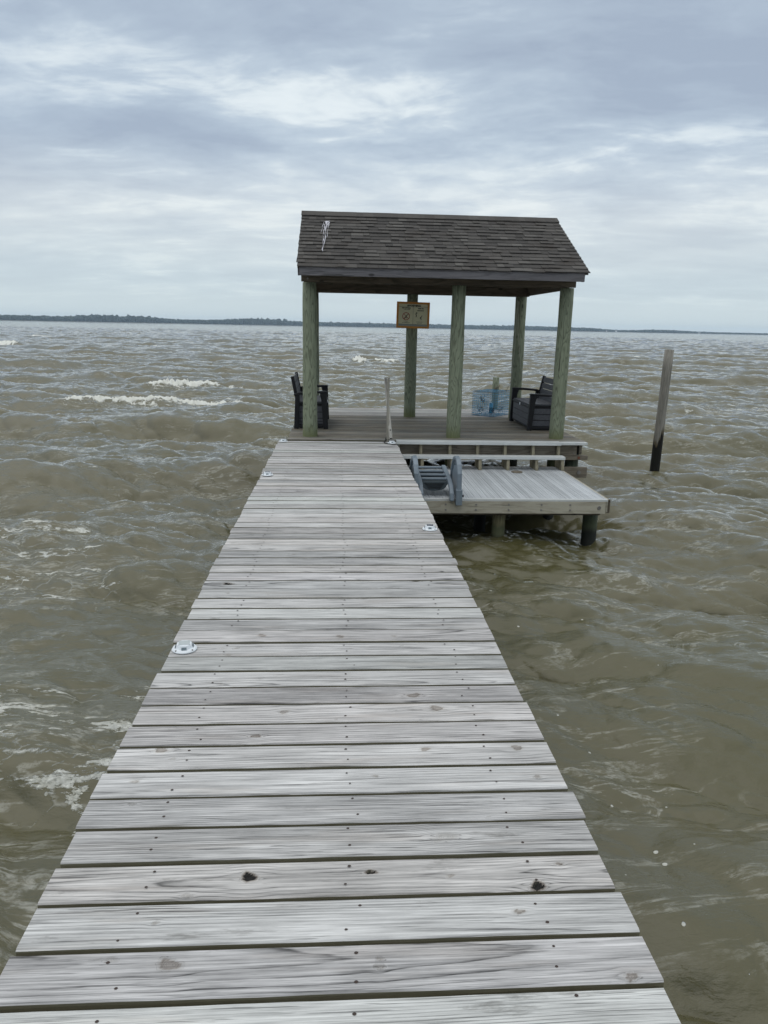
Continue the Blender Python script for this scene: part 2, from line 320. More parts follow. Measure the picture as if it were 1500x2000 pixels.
# ------------------------------------------------------------------ boards with growth rings and knots
def sm_noise(u, seed, scale, amp):
    r = np.random.default_rng(seed); out = np.zeros_like(u)
    for k in range(4):
        out += amp/(k+1)*np.sin(u*scale*(k+1)*r.uniform(0.6, 1.4)+r.uniform(0, 6.28))
    return out
def boards(name, parent, x0, x1, ys, width, ztop, thick, res, knots=(), tone=None, seed=1, jitter=0.004):
    """boards laid along X; ys = near edges; one mesh, one surface pattern"""
    V = []; F = []; RG = []; RN = []; KN = []; TN = []; base = 0
    r = np.random.default_rng(seed)
    for bi, y in enumerate(ys):
        yc0 = y+width/2; d = res(yc0)
        nu = max(6, int((x1-x0)/d[0])); nv = max(4, int(width/d[1]))
        wj = width*(1+r.uniform(-0.018, 0.018)); rot = r.normal(0, 0.0016); dz = r.normal(0, 0.0012)
        xs0 = x0+r.normal(0, jitter); xs1 = x1+r.normal(0, jitter)
        u = np.linspace(xs0, xs1, nu+1)
        tt = np.linspace(-1, 1, nv+1)
        vt = tt*wj/2; zt = -0.0045*np.clip((np.abs(tt)-0.965)/0.035, 0, 1)**1.6
        vt = np.concatenate([[-wj/2, -wj/2], vt[1:-1], [wj/2, wj/2]]); zt = np.concatenate([[-thick, -0.0045], zt[1:-1], [-0.0045, -thick]])
        cup = r.normal(0, 0.0010)
        n = len(vt)
        Ug, Vg = np.meshgrid(u, vt, indexing='ij'); Zg = np.broadcast_to(zt, Ug.shape).copy()
        edge = sm_noise(u, seed*99+bi, 9.0, 0.0007)[:, None]*np.sign(Vg)*(np.abs(Vg) > wj*0.49)
        rnd = r.random()
        # rings
        vc = r.uniform(-0.09, 0.09); dd = r.choice([r.uniform(0.004, 0.03), r.uniform(0.03, 0.14)]); slope = r.normal(0, 0.012)
        sp = r.uniform(0.0065, 0.0125)
        Ve = Vg.copy() - sm_noise(Ug, seed*7+bi, 2.2, 0.006); KNb = np.zeros_like(Ug); phi_k = None
        kl = [k for k in knots if abs(k[1]-yc0) < width*0.5]
        for _ in range(r.poisson(1.0 if kl else 1.7)):
            kl.append((r.uniform(x0+0.05, x1-0.05), yc0+r.uniform(-0.055, 0.055), r.uniform(0.003, 0.0085), r.choice([0.35, 0.5, 0.6, 0.85])))
        pull = np.zeros_like(Ug); kphi = np.zeros_like(Ug); kmask = np.zeros_like(Ug)
        for (kx, ky, kr, kd) in kl:
            du = (Ug-kx); dv = (Vg-(ky-yc0))
            pull += np.sign(dv)*kr*1.6*np.exp(-(du/(3.6*kr))**2)*np.exp(-np.abs(dv)/(3.2*kr))*np.minimum(1, np.abs(dv)/(0.5*kr))
            e = np.sqrt((du/1.5)**2+dv**2)/kr
            pa_ = np.arctan2(dv, du/1.5); e = e*(1+0.16*np.sin(2*pa_+kx*50)+0.13*np.sin(3*pa_+ky*90)+0.07*np.sin(7*pa_+kx*9))
            tail = np.exp(-(dv/(0.16*kr))**2)*np.exp(-np.abs(du)/(2.6*kr))*(e > 0.9)*0.6
            msk = np.clip((1.25-e)/0.35, 0, 1)
            kmask = np.maximum(kmask, msk); kphi = np.where(e < 1.4, e*kr/0.0035, kphi)
            kv = kd*np.clip((1.12-e)/0.3, 0, 1)
            # a dark rim, paler core on sound knots
            if kd < 0.95: kv = kv*(0.72+0.28*np.exp(-((e-0.85)/0.18)**2))
            KNb = np.maximum(KNb, kv)
            if kd > 0.7: KNb = np.maximum(KNb, tail)
            KNb = np.maximum(KNb, 0.20*np.exp(-((e-1.05)/0.35)**2))
            if kd > 0.95: Zg = Zg - 0.007*np.clip((0.75-e)/0.25, 0, 1)*(Zg > -0.005)
        Ve = Ve-pull
        depth = dd+slope*(Ug-x0)*1.0+sm_noise(Ug, seed*13+bi, 1.5, 0.006)
        ph = np.sqrt((Ve-vc)**2+(depth-Zg)**2)/sp
        ph = ph*(1-kmask)+kphi*kmask
        Y = yc0+Vg+edge+rot*(Ug-(x0+x1)/2); Z = ztop+dz+Zg+cup*(1-(2*Vg/wj)**2)*(Zg > -0.01)
        V.append(np.stack([Ug, Y, Z], -1).reshape(-1, 3)); RG.append(ph.ravel()); KN.append(KNb.ravel())
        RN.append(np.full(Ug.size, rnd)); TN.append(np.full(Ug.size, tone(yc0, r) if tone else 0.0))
        I = base+np.arange((nu+1)*n).reshape(nu+1, n)
        q = np.stack([I[:-1, :-1], I[1:, :-1], I[1:, 1:], I[:-1, 1:]], -1).reshape(-1, 4)
        F += q.tolist()
        F.append([int(I[0, k]) for k in range(n)]); F.append([int(I[-1, k]) for k in range(n)][::-1])
        F += np.stack([I[:-1, n-1], I[1:, n-1], I[1:, 0], I[:-1, 0]], -1).tolist()
        base += (nu+1)*n
    me = bpy.data.meshes.new(name); me.from_pydata(np.concatenate(V).tolist(), [], F); me.update()
    for nm, arr in (('ring', RG), ('rnd', RN), ('knot', KN), ('tone', TN)):
        a = me.attributes.new(nm, 'FLOAT', 'POINT'); a.data.foreach_set('value', np.concatenate(arr).astype(np.float32))
    me.materials.append(M_DECK)
    return link(bpy.data.objects.new(name, me), parent)

# ------------------------------------------------------------------ walkway
walk = thing('wooden_walkway', 'long weathered grey plank walkway leading out over the water to the roofed platform', 'walkway', (0, 4, DK))
PITCH, D0, BW = 0.14812, 1.3449, 0.1315
# D0 = far edge of the board in the foreground; near edges:
ys = [D0+i*PITCH-BW for i in range(-18, 57)]
ys = [y for y in ys if y+BW < 9.768]
KN = [(-.231, 1.733, .0160, 1.0), (.099, 1.741, .010, 0.97), (.549, 1.672, .0150, 1.0), (.325, 1.874, .017, .35), (-.384, 1.451, .016, .75), (.397, 2.635, .018, .75),
      (.317, 2.747, .017, .8), (.65, 2.345, .014, .75), (-.61, 2.365, .015, .75), (-.626, 4.104, .020, .97), (-.289, 2.451, .011, .9), (.318, 2.345, .011, .8), (.60, 2.39, .012, .6),
      (-.20, 2.62, .012, .6), (-.36, 3.35, .015, .8), (.02, 3.33, .014, .75), (.47, 4.15, .016, .97), (-.55, 2.98, .010, .97), (.69, 1.375, .010, .8), (-.30, 1.02, .012, .7)]
def wres(y):
    if y < 2.9: return (0.006, 0.004)
    if y < 4.2: return (0.012, 0.006)
    if y < 6.5: return (0.025, 0.012)
    return (0.06, 0.023)
def loc_parent(o, root):
    # keep world coordinates of a mesh written in world space under a placed root
    o.matrix_parent_inverse = root.matrix_basis.inverted(); return o
o = boards('decking', walk, -0.762, 0.762, ys, BW, DK, 0.038, wres, KN, seed=11); loc_parent(o, walk)
def under(root, lst):
    for o in lst: loc_parent(o, root)
# stringers and joists
for xx in (-0.66, 0.0, 0.66):
    m_ = MB(); m_.box(xx-0.02, xx+0.02, -1.4, 9.72, DK-0.24, DK-0.041); under(walk, [m_.build('stringer', M_BEAM, walk)])
for yy in (-1.0, 1.6, 4.2, 6.8, 9.3):
    m_ = MB(); m_.box(-0.72, 0.72, yy-0.12, yy-0.08, DK-0.43, DK-0.242); m_.box(-0.72, 0.72, yy+0.08, yy+0.12, DK-0.43, DK-0.242)
    under(walk, [m_.build('crossbeam', M_BEAM, walk)])
    for xx in (-0.56, 0.56):
        m_ = MB(); m_.lathe([(0.079, -2.0), (0.079, 0.0), (0.077, DK-0.26)], (xx, yy, 0), 20); under(walk, [m_.build('piling', M_PILE_DARK, walk, smooth=True)])
# screws
def screw_mesh():
    bm = bmesh.new(); r = 0.0036
    vs = [bm.verts.new((math.cos(k*math.pi/4)*r*(1.25 if k % 4 == 0 else 1), math.sin(k*math.pi/4)*r, 0.0)) for k in range(8)]
    vt = [bm.verts.new((v.co.x*0.8, v.co.y*0.8, 0.0006)) for v in vs]
    bm.faces.new(vt)
    for k in range(8): bm.faces.new((vs[k], vs[(k+1) % 8], vt[(k+1) % 8], vt[k]))
    me = bpy.data.meshes.new('screw_head'); bm.to_mesh(me); bm.free(); me.materials.append(M_SCREW); return me
sm_ = screw_mesh(); rs = random.Random(5); far_s = MB(); cnt = 0
for y in ys:
    if y < 0.9: continue
    for jx in (-0.51, 0.045, 0.535):
        for vv in (0.036, 0.103):
            px = jx+rs.gauss(0, 0.010); py = y+vv+rs.gauss(0, 0.006)
            if cnt < 100:
                s = bpy.data.objects.new('screw_head', sm_); link(s, walk); s.location = (px, py, DK+0.0016); s.rotation_euler[2] = rs.uniform(0, 0.4); s.scale = (rs.uniform(0.85, 1.25),)*2+(1,)
                loc_parent(s, walk); cnt += 1
            else:
                far_s.add([(px+math.cos(k*math.pi/3)*0.0055, py+math.sin(k*math.pi/3)*0.0045, DK+0.0022) for k in range(6)], [tuple(range(6))])
o = far_s.build('screw_heads', M_SCREW, walk); tag(o, kind='stuff'); loc_parent(o, walk)

# ------------------------------------------------------------------ covered platform
plat = thing('timber_platform', 'square timber platform of dark damp planks on piles at the end of the walkway', 'platform', (1.35, 11.75, DK))
ys2 = []; y = 9.775
while y+0.139 < 13.76: ys2.append(y); y += 0.1475
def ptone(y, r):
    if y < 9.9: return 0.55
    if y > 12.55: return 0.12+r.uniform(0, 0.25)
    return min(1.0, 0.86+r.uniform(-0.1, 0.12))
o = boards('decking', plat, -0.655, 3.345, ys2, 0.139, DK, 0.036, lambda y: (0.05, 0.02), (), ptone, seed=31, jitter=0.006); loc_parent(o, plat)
def part(root, name, mat, bevel=0.003, smooth=False):
    def deco(m_): o = m_.build(name, mat, root, bevel=bevel, smooth=smooth); loc_parent(o, root); return o
    return deco
part(plat, 'rim_joist', M_BEAM)(MB().box(0.79, 3.235, 9.785, 9.822, DK-0.185, DK-0.037))
part(plat, 'rim_joist', M_BEAM)(MB().box(-0.62, 3.30, 13.66, 13.70, DK-0.185, DK-0.037))
part(plat, 'side_joist', M_BEAM)(MB().box(3.29, 3.33, 9.86, 13.65, DK-0.185, DK-0.037))
part(plat, 'side_joist', M_BEAM)(MB().box(-0.635, -0.595, 9.82, 13.65, DK-0.185, DK-0.037))
for xx in (0.35, 1.3, 2.25):
    part(plat, 'joist', M_BEAM)(MB().box(xx-0.02, xx+0.02, 9.83, 13.65, DK-0.185, DK-0.038))
part(plat, 'edge_beam', M_BEAM)(MB().box(0.79, 3.385, 9.76, 9.80, DK-0.245, DK-0.187))
part(plat, 'edge_beam', M_BEAM)(MB().box(0.79, 3.375, 9.80, 9.84, DK-0.25, DK-0.187))
part(plat, 'lower_beam', M_BEAM)(MB().box(-0.55, 3.385, 9.74, 9.78, DK-0.485, DK-0.34))
for yy in (12.3, 12.62):
    part(plat, 'lower_beam', M_BEAM)(MB().box(-0.6, 3.36, yy-0.02, yy+0.02, DK-0.44, DK-0.25))
for bx, bz, mt, rr in ((3.26, DK-0.212, M_RUST, 0.018), (3.27, DK-0.41, M_BOLT, 0.026), (3.19, DK-0.155, M_BOLT, 0.008), (3.19, DK-0.065, M_BOLT, 0.006)):
    yb = 9.785 if bz > DK-0.18 else (9.76 if bz > DK-0.3 else 9.74)
    m_ = MB(); m_.tube([(bx, yb-0.014, bz), (bx, yb+0.004, bz)], rr, 12); part(plat, 'bolt', mt, 0)(m_)
for (px, py) in ((3.22, 9.93), (1.2, 11.3), (0.2, 13.3), (3.1, 13.3), (-0.4, 11.3)):
    part(plat, 'piling', M_PILE_DARK, 0, True)(MB().lathe([(0.095, -2.0), (0.09, DK-0.19 if py > 10 else DK-0.186)], (px, py, 0), 20))

# ------------------------------------------------------------------ shelter
shel = thing('roofed_shelter', 'open shelter with green round posts and a dark shingled gable roof over the platform', 'shelter', (1.32, 11.28, DK))
def post(x, y, r0_, r1_, top, label=None):
    m_ = MB(); prof = []
    n = 22
    for i in range(n+1):
        z = -2.0+(DK+top+2.0)*i/n; rr = r0_+(r1_-r0_)*max(0, (z-DK)/top)
        prof.append((rr+0.002*math.sin(i*1.7+x*5), z))
    m_.lathe(prof, (x, y, 0), 28)
    o = m_.build('post', M_POST, shel, smooth=True, off=(x, y, 0)); o.location = (x, y, 0); loc_parent(o, shel)
for (x, y, t_) in ((-0.372, 10.1, 2.0), (1.588, 10.1, 2.0), (3.03, 10.1, 2.0), (-0.402, 12.47, 1.99), (1.205, 12.47, 1.99), (2.99, 12.47, 1.99)):
    post(x, y, 0.099, 0.089, t_)
Z = DK
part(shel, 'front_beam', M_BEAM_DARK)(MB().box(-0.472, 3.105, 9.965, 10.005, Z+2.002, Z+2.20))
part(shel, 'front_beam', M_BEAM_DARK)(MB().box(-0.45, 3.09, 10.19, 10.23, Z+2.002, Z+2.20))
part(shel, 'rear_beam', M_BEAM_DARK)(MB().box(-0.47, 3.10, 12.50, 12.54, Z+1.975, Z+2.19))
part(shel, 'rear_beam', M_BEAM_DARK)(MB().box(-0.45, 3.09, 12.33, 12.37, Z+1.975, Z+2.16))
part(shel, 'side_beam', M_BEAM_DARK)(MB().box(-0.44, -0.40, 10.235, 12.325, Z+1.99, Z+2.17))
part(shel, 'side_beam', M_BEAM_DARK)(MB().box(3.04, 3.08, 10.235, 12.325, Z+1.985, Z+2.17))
EY, EZ, RY, RZ = 9.60, Z+2.165, 11.28, Z+3.005       # eave and ridge
BY, BZ = 2*RY-EY, EZ
def slope_pt(tt, off=0.0, back=False):
    y = EY+(RY-EY)*tt; z = EZ+(RZ-EZ)*tt; n = Vector((0, -(RZ-EZ), RY-EY)).normalized()
    p = Vector((0, y, z))+n*off
    if back: p.y = 2*RY-p.y
    return p
roof = MB()
for back in (False, True):
    a = [slope_pt(0.0, -0.03, back), slope_pt(1.0, -0.03, back), slope_pt(1.0, -0.012, back), slope_pt(0.0, -0.012, back)]
    roof.prism([(p.y, p.z) for p in a], 'x', -0.50, 3.14)
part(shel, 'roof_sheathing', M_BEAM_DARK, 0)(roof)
# gable triangles and rake boards
for xx in (-0.455, 3.085):
    part(shel, 'gable_panel', M_BEAM_DARK, 0)(MB().prism([(10.24, Z+2.205), (12.32, Z+2.205), (11.28, Z+2.72)], 'x', xx-0.012, xx+0.012))
for xx in (-0.485, 3.10):
    rk = MB()
    for back in (False, True):
        a = [slope_pt(0.02, -0.14, back), slope_pt(0.985, -0.14, back), slope_pt(0.985, -0.033, back), slope_pt(0.02, -0.033, back)]
        rk.prism([(p.y, p.z) for p in a], 'x', xx-0.015, xx+0.018)
    part(shel, 'rake_board', M_FASCIA, 0.002)(rk)
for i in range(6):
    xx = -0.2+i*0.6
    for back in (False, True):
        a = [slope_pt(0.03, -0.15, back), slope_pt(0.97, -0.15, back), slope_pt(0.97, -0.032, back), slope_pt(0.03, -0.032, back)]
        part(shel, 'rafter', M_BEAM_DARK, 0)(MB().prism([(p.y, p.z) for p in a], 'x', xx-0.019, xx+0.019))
part(shel, 'fascia', M_FASCIA)(MB().box(-0.475, 3.095, 9.595, 9.625, Z+2.055, Z+2.158))
part(shel, 'fascia', M_FASCIA)(MB().box(-0.475, 3.095, 12.935, 12.965, Z+2.055, Z+2.158))
# shingles
sh = MB(); rs = random.Random(3)
SL = math.hypot(RY-EY, RZ-EZ); NR = 16; ex = (SL+0.0)/NR
for back in (False, True):
    for rI in range(NR):
        s0 = -0.03+rI*ex; x = -0.515+rs.uniform(-0.12, 0); xe_row = 3.155
        sag = [rs.uniform(-0.004, 0.004) for _ in range(60)]; k = 0
        while x < xe_row:
            wd = rs.uniform(0.08, 0.19); x0_, x1_ = max(x, -0.515+rs.uniform(-0.004, 0.004)), min(x+wd, xe_row+rs.uniform(-0.001, 0.001))
            hi = rs.random() < 0.5; th = 0.013 if hi else 0.005; drop = (0.0 if hi else 0.0)+rs.uniform(-0.002, 0.004)
            if x1_ > xe_row-0.02 or x0_ < -0.50: th = 0.009; drop = 0.0
            if x1_-x0_ > 0.01:
                vs = []
                for (ss, lift) in ((s0-drop+sag[k], th+0.006), (s0+ex+0.03, 0.0015)):
                    for xx in (x0_+0.0012, x1_-0.0012):
                        vs.append(tuple(slope_pt(ss/SL, lift, back))[1:]+(xx,))
                top = [(v[2], v[0], v[1]) for v in vs]
                nn = slope_pt(0, -1, back)-slope_pt(0, 0, back)
                lo = [(p[0], p[1]+nn.y*0.009, p[2]+nn.z*0.009) for p in top[:2]]
                lo2 = [(p[0], p[1]+nn.y*0.004, p[2]+nn.z*0.004) for p in top[2:]]
                vv = top+lo+lo2
                sh.add(vv, [(0, 1, 3, 2), (0, 4, 5, 1), (0, 2, 6, 4), (1, 5, 7, 3), (2, 3, 7, 6), (4, 6, 7, 5)], min(1, max(0, rs.gauss(0.62 if hi else 0.36, 0.24))))
            x += wd; k += 1
x = -0.52
caps = MB()
while x < 3.15:
    x1_ = min(x+0.20, 3.16); th = rs.uniform(0.0, 0.002)
    for back in (False, True):
        a = [slope_pt(0.925, 0.012, back), slope_pt(1.003, 0.012, back), slope_pt(1.006, 0.022+th, back), slope_pt(0.925, 0.021+th, back)]
        caps.prism([(p.y, p.z+(0.003 if back else 0)) for p in a], 'x', x, x1_-0.002, rs.uniform(0.35, 0.75))
    x += 0.145
part(shel, 'shingles', M_SHING, 0)(sh)
part(shel, 'ridge_cap', M_SHING, 0)(caps)
# dried streaks on the roof
gu = MB(); rs = random.Random(8)
def streak(x0_, t0, x1_, t1, w0, w1, off=0.0275):
    n = 9; L = []; Rr = []
    for i in range(n):
        q = i/(n-1); tt = t0+(t1-t0)*q; xx = x0_+(x1_-x0_)*q+rs.gauss(0, 0.004); ww = (w0+(w1-w0)*q)*rs.uniform(0.15, 1.15)
        p = slope_pt(tt, off); L.append((xx-ww, p.y, p.z)); Rr.append((xx+ww, p.y, p.z))
    gu.add(L+Rr, [(i, i+1, n+i+1, n+i) for i in range(n-1)])
for a_ in ((-0.165, .80, -0.16, .72, .028, .026), (-0.185, .73, -0.205, .50, .007, .003), (-0.16, .74, -0.185, .34, .008, .004), (-0.19, .50, -0.20, .22, .005, .007), (-0.14, .75, -0.15, .47, .006, .004), (-0.2, .78, -0.23, .56, .004, .002), (-0.13, .80, -0.135, .66, .012, .003)):
    streak(*a_)
part(shel, 'droppings_stain', M_GUANO, 0)(gu)
part(shel, 'bolt', M_BOLT, 0)(MB().tube([(-0.39, 9.955, Z+2.04), (-0.39, 9.967, Z+2.04)], 0.012, 10))

# ------------------------------------------------------------------ steps down
steps = thing('dock_steps', 'two pale composite steps with brown stringers going down to the lower swim platform', 'steps', (1.9, 9.55, DK-0.335))
part(steps, 'tread', M_COMP, 0.004)(MB().box(0.775, 2.98, 9.655, 9.80, DK-0.036, DK+0.006))
part(steps, 'tread', M_COMP, 0.004)(MB().box(0.775, 2.985, 9.455, 9.60, DK-0.193, DK-0.155))
part(plat, 'edge_cap', M_COMP, 0.006)(MB().box(2.99, 3.35, 9.70, 9.773, DK-0.036, DK+0.003))
for xx in (0.80, 1.10, 1.49, 1.86, 2.23, 2.61, 2.955):
    part(steps, 'stringer', M_STEPSUP, 0.002)(MB().prism([(9.755, DK-0.334), (9.44, DK-0.334), (9.47, DK-0.195), (9.66, DK-0.195), (9.69, DK-0.038), (9.755, DK-0.038)], 'x', xx-0.019, xx+0.019))
part(steps, 'riser_board', M_BEAM, 0.002)(MB().box(0.79, 2.93, 9.757, 9.783, DK-0.183, DK-0.038))

# ------------------------------------------------------------------ lower swim platform
low = thing('swim_platform', 'low grey ribbed swim platform with a tan timber rim beside the walkway', 'platform', (1.86, 8.6, DK-0.335))
rb = MB(); rs = random.Random(12); x = 0.79; LZ = DK-0.335
while x < 2.94:
    wd = 0.0715; x1_ = min(x+wd-0.003, 2.955); a_ = rs.random()
    y1_ = 9.73
    # a shallow raised rib on each plank
    poly = [(x, LZ-0.03), (x1_, LZ-0.03), (x1_, LZ-0.002), (x1_-0.004, LZ), (x+wd*0.62, LZ), (x+wd*0.58, LZ-0.0025), (x+wd*0.5, LZ-0.0025), (x+wd*0.46, LZ), (x+0.004, LZ), (x, LZ-0.002)]
    if x1_-x < wd*0.7: poly = [(x, LZ-0.03), (x1_, LZ-0.03), (x1_, LZ), (x, LZ)]
    rb.prism(poly, 'y', 7.79, y1_, a_); x += wd
part(low, 'ribbed_decking', M_RIBS, 0)(rb)
part(low, 'edge_strip', M_COMP, 0.002)(MB().box(0.79, 2.957, 7.752, 7.787, LZ-0.02, LZ+0.004))
part(low, 'rim_board', M_RIM)(MB().box(0.79, 2.935, 7.745, 7.783, LZ-0.155, LZ-0.022))
part(low, 'rim_board', M_RIM)(MB().box(2.957, 2.985, 7.80, 9.60, LZ-0.15, LZ-0.004))
part(low, 'rim_end_block', M_BEAM_DARK)(MB().box(2.975, 3.005, 7.80, 7.86, LZ-0.16, LZ-0.01))
part(low, 'ledger', M_BEAM_DARK)(MB().box(0.79, 2.90, 7.80, 7.84, LZ-0.185, LZ-0.04))
for xx in (1.3, 1.8, 2.35, 2.88):
    part(low, 'joist', M_BEAM_DARK)(MB().box(xx-0.019, xx+0.019, 7.845, 9.6, LZ-0.17, LZ-0.032))
part(low, 'piling', M_PILE_OLIVE, 0, True)(MB().lathe([(0.078, -2.0), (0.072, LZ-0.187)], (1.80, 7.93, 0), 22))
for (px, py, rr) in ( (2.875, 8.03, 0.083), (1.86, 9.3, 0.075), (2.8, 9.45, 0.075), (0.95, 8.1, 0.075), (0.95, 9.3, 0.075)):
    part(low, 'piling', M_PILE_DARK, 0, True)(MB().lathe([(rr+0.004, -2.0), (rr, LZ-0.186)], (px, py, 0), 22))
rs = random.Random(2)
for (px, zz, rr) in [(2.862, -0.088, 0.021)]+[(x_, z_, 0.010) for x_ in (0.84, 1.17, 1.50, 1.86, 2.22, 2.54) for z_ in (-0.055, -0.115)]:
    m_ = MB(); m_.tube([(px+rs.uniform(-.004, .004), 7.737, LZ+zz), (px, 7.748, LZ+zz)], rr, 12); part(low, 'bolt', M_BOLT, 0)(m_)
m_ = MB(); m_.lathe([(0.075, 0.0), (0.07, 0.010), (0.03, 0.013), (0.002, 0.012)], (2.32, 9.33, LZ), 20); part(low, 'pile_cap', M_BEAM, 0, True)(m_)

# ------------------------------------------------------------------ swim ladder, flipped up on the lower platform
lad = thing('swim_ladder', 'blue-grey plastic swim ladder with hoop handrails folded up on the swim platform edge', 'ladder', (1.08, 7.95, LZ))
def hoop(xc, s=1):
    top = [(7.70, -0.36), (7.70, -0.22), (7.715, -0.05), (7.76, 0.03), (7.83, 0.075), (7.92, 0.09), (8.02, 0.07), (8.11, 0.01), (8.17, -0.08), (8.20, -0.2), (8.20, -0.328)]
    m_ = MB(); m_.tube([(xc, y_, DK+z_) for y_, z_ in top], 0, sq=(0.052, 0.045)); return m_
for xc in (0.835, 1.30):
    part(lad, 'handrail', M_LADDER, 0.012)(hoop(xc))
    # inner web that fills the lower half of the hoop
    part(lad, 'rail_web', M_LADDER, 0.006)(MB().prism([(7.735, DK-0.325), (8.17, DK-0.325), (8.15, DK-0.10), (8.05, DK-0.02), (7.92, DK+0.01), (7.80, DK-0.03), (7.74, DK-0.12)], 'x', xc-0.010, xc+0.010))
    part(lad, 'mounting_bracket', M_LADDER, 0.006)(MB().box(xc-0.034, xc+0.034, 7.665, 7.742, DK-0.385, DK-0.215))
    m_ = MB(); m_.tube([(xc+0.034, 7.72, DK-0.29), (xc+0.055, 7.72, DK-0.29)], 0.014, 10); part(lad, 'bolt', M_BLACK, 0)(m_)
    m_ = MB(); m_.tube([(xc-0.012, 7.88, DK+0.055), (xc+0.03, 7.88, DK+0.055)], 0.012, 10); part(lad, 'bolt', M_LADDERD, 0)(m_)
for xc in (0.895, 1.225):
    pth = [(7.70, -0.345), (7.715, -0.27), (7.78, -0.20), (7.90, -0.165), (8.05, -0.145), (8.25, -0.12), (8.42, -0.105)]
    m_ = MB(); m_.tube([(xc, y_, DK+z_) for y_, z_ in pth], 0, sq=(0.048, 0.055)); part(lad, 'side_rail', M_LADDER, 0.012)(m_)
for i, yy in enumerate((7.945, 8.09, 8.235, 8.38)):
    zz = -0.15+0.045*i/3
    # tray-like tread: raised lips with a dark hollow between
    part(lad, 'tread', M_LADDER, 0.010)(MB().box(0.915, 1.205, yy-0.018, yy+0.022, DK+zz-0.012, DK+zz+0.014))
    if i < 3: part(lad, 'tread_hollow', M_LADDERD, 0.006)(MB().box(0.915, 1.205, yy+0.023, yy+0.118, DK+zz-0.045, DK+zz-0.018))
sc = [(0.905, -0.165), (1.215, -0.165), (1.205, -0.205)]+[(1.06+0.135*math.cos(a_), -0.215-0.062*math.sin(a_)) for a_ in np.linspace(0.0, math.pi, 12)]+[(0.915, -0.205)]
part(lad, 'scoop_tread', M_LADDERD, 0.004)(MB().prism([(x_, DK+z_) for x_, z_ in sc][::-1], 'y', 7.900, 7.925))
rg = MB()
for z_ in (-0.19, -0.205, -0.22, -0.235, -0.25): rg.box(1.06-0.11+abs(z_+0.19)*0.7, 1.06+0.11-abs(z_+0.19)*0.7, 7.895, 7.901, DK+z_-0.003, DK+z_+0.003)
part(lad, 'grip_ridges', M_BLACK, 0)(rg)

# ------------------------------------------------------------------ handrail stub and cord
hr = thing('handrail_post', 'thin grey upright with a pale hollow rail tube bolted on at the top step', 'handrail', (0.66, 9.66, DK))
part(hr, 'upright', M_RAIL)(MB().box(0.637, 0.668, 9.655, 9.70, DK-0.02, DK+0.825))
def ht(p0, p1, r0_, r1_, ri):
    n = 20; m_ = MB(); d = (Vector(p1)-Vector(p0)).normalized(); s1 = d.cross(Vector((0, 1, 0))).normalized(); s2 = s1.cross(d)
    L = [(Vector(p0), r0_), (Vector(p1), r1_), (Vector(p1), ri*0.9), (Vector(p0)+d*0.10, ri), ]
    rings = [[c+(s1*math.cos(2*math.pi*k/n)+s2*math.sin(2*math.pi*k/n))*r for k in range(n)] for c, r in ((Vector(p0), ri), (Vector(p0), r0_), (Vector(p1), r1_), (Vector(p1), ri*0.7), (Vector(p0)+d*0.02, ri*0.98))]
    vs = [v for q in rings for v in q]; fs = []
    for i in range(4): fs += [(i*n+k, i*n+(k+1) % n, (i+1)*n+(k+1) % n, (i+1)*n+k) for k in range(n)]
    fs += [(4*n+k, 4*n+(k+1) % n, (k+1) % n, k) for k in range(n)]
    return m_.add(vs, fs)
part(hr, 'rail_tube', M_TUBE, 0, True)(ht((0.688, 9.50, DK+0.055), (0.655, 10.35, DK+0.765), 0.024, 0.0195, 0.019))
part(hr, 'bore_shade', M_CORD, 0)(MB().tube([(0.6875, 9.515, DK+0.068), (0.684, 9.60, DK+0.14)], 0.0185, 16))  # black plug stands in for the shade inside the hollow end
part(hr, 'bolt', M_BOLT, 0)(MB().tube([(0.683, 9.575, DK+0.16), (0.683, 9.61, DK+0.16)], 0.012, 10))
cord = MB(); cord.tube([(0.645, 9.66, DK+0.03), (0.615, 9.60, DK+0.012), (0.60, 9.52, DK+0.006), (0.64, 9.43, DK+0.006), (0.70, 9.38, DK+0.006), (0.745, 9.34, DK+0.008), (0.775, 9.30, DK+0.004), (0.785, 9.28, DK-0.06)], 0.0055, 8)
cord.tube([(0.615, 9.60, DK+0.012), (0.635, 9.68, DK+0.05), (0.652, 9.705, DK+0.035), (0.675, 9.68, DK+0.02)], 0.0055, 8)
o = cord.build('cord', M_CORD, smooth=True); tag(o, 'short black cord curled on the planks at the foot of the thin grey upright', 'cord')

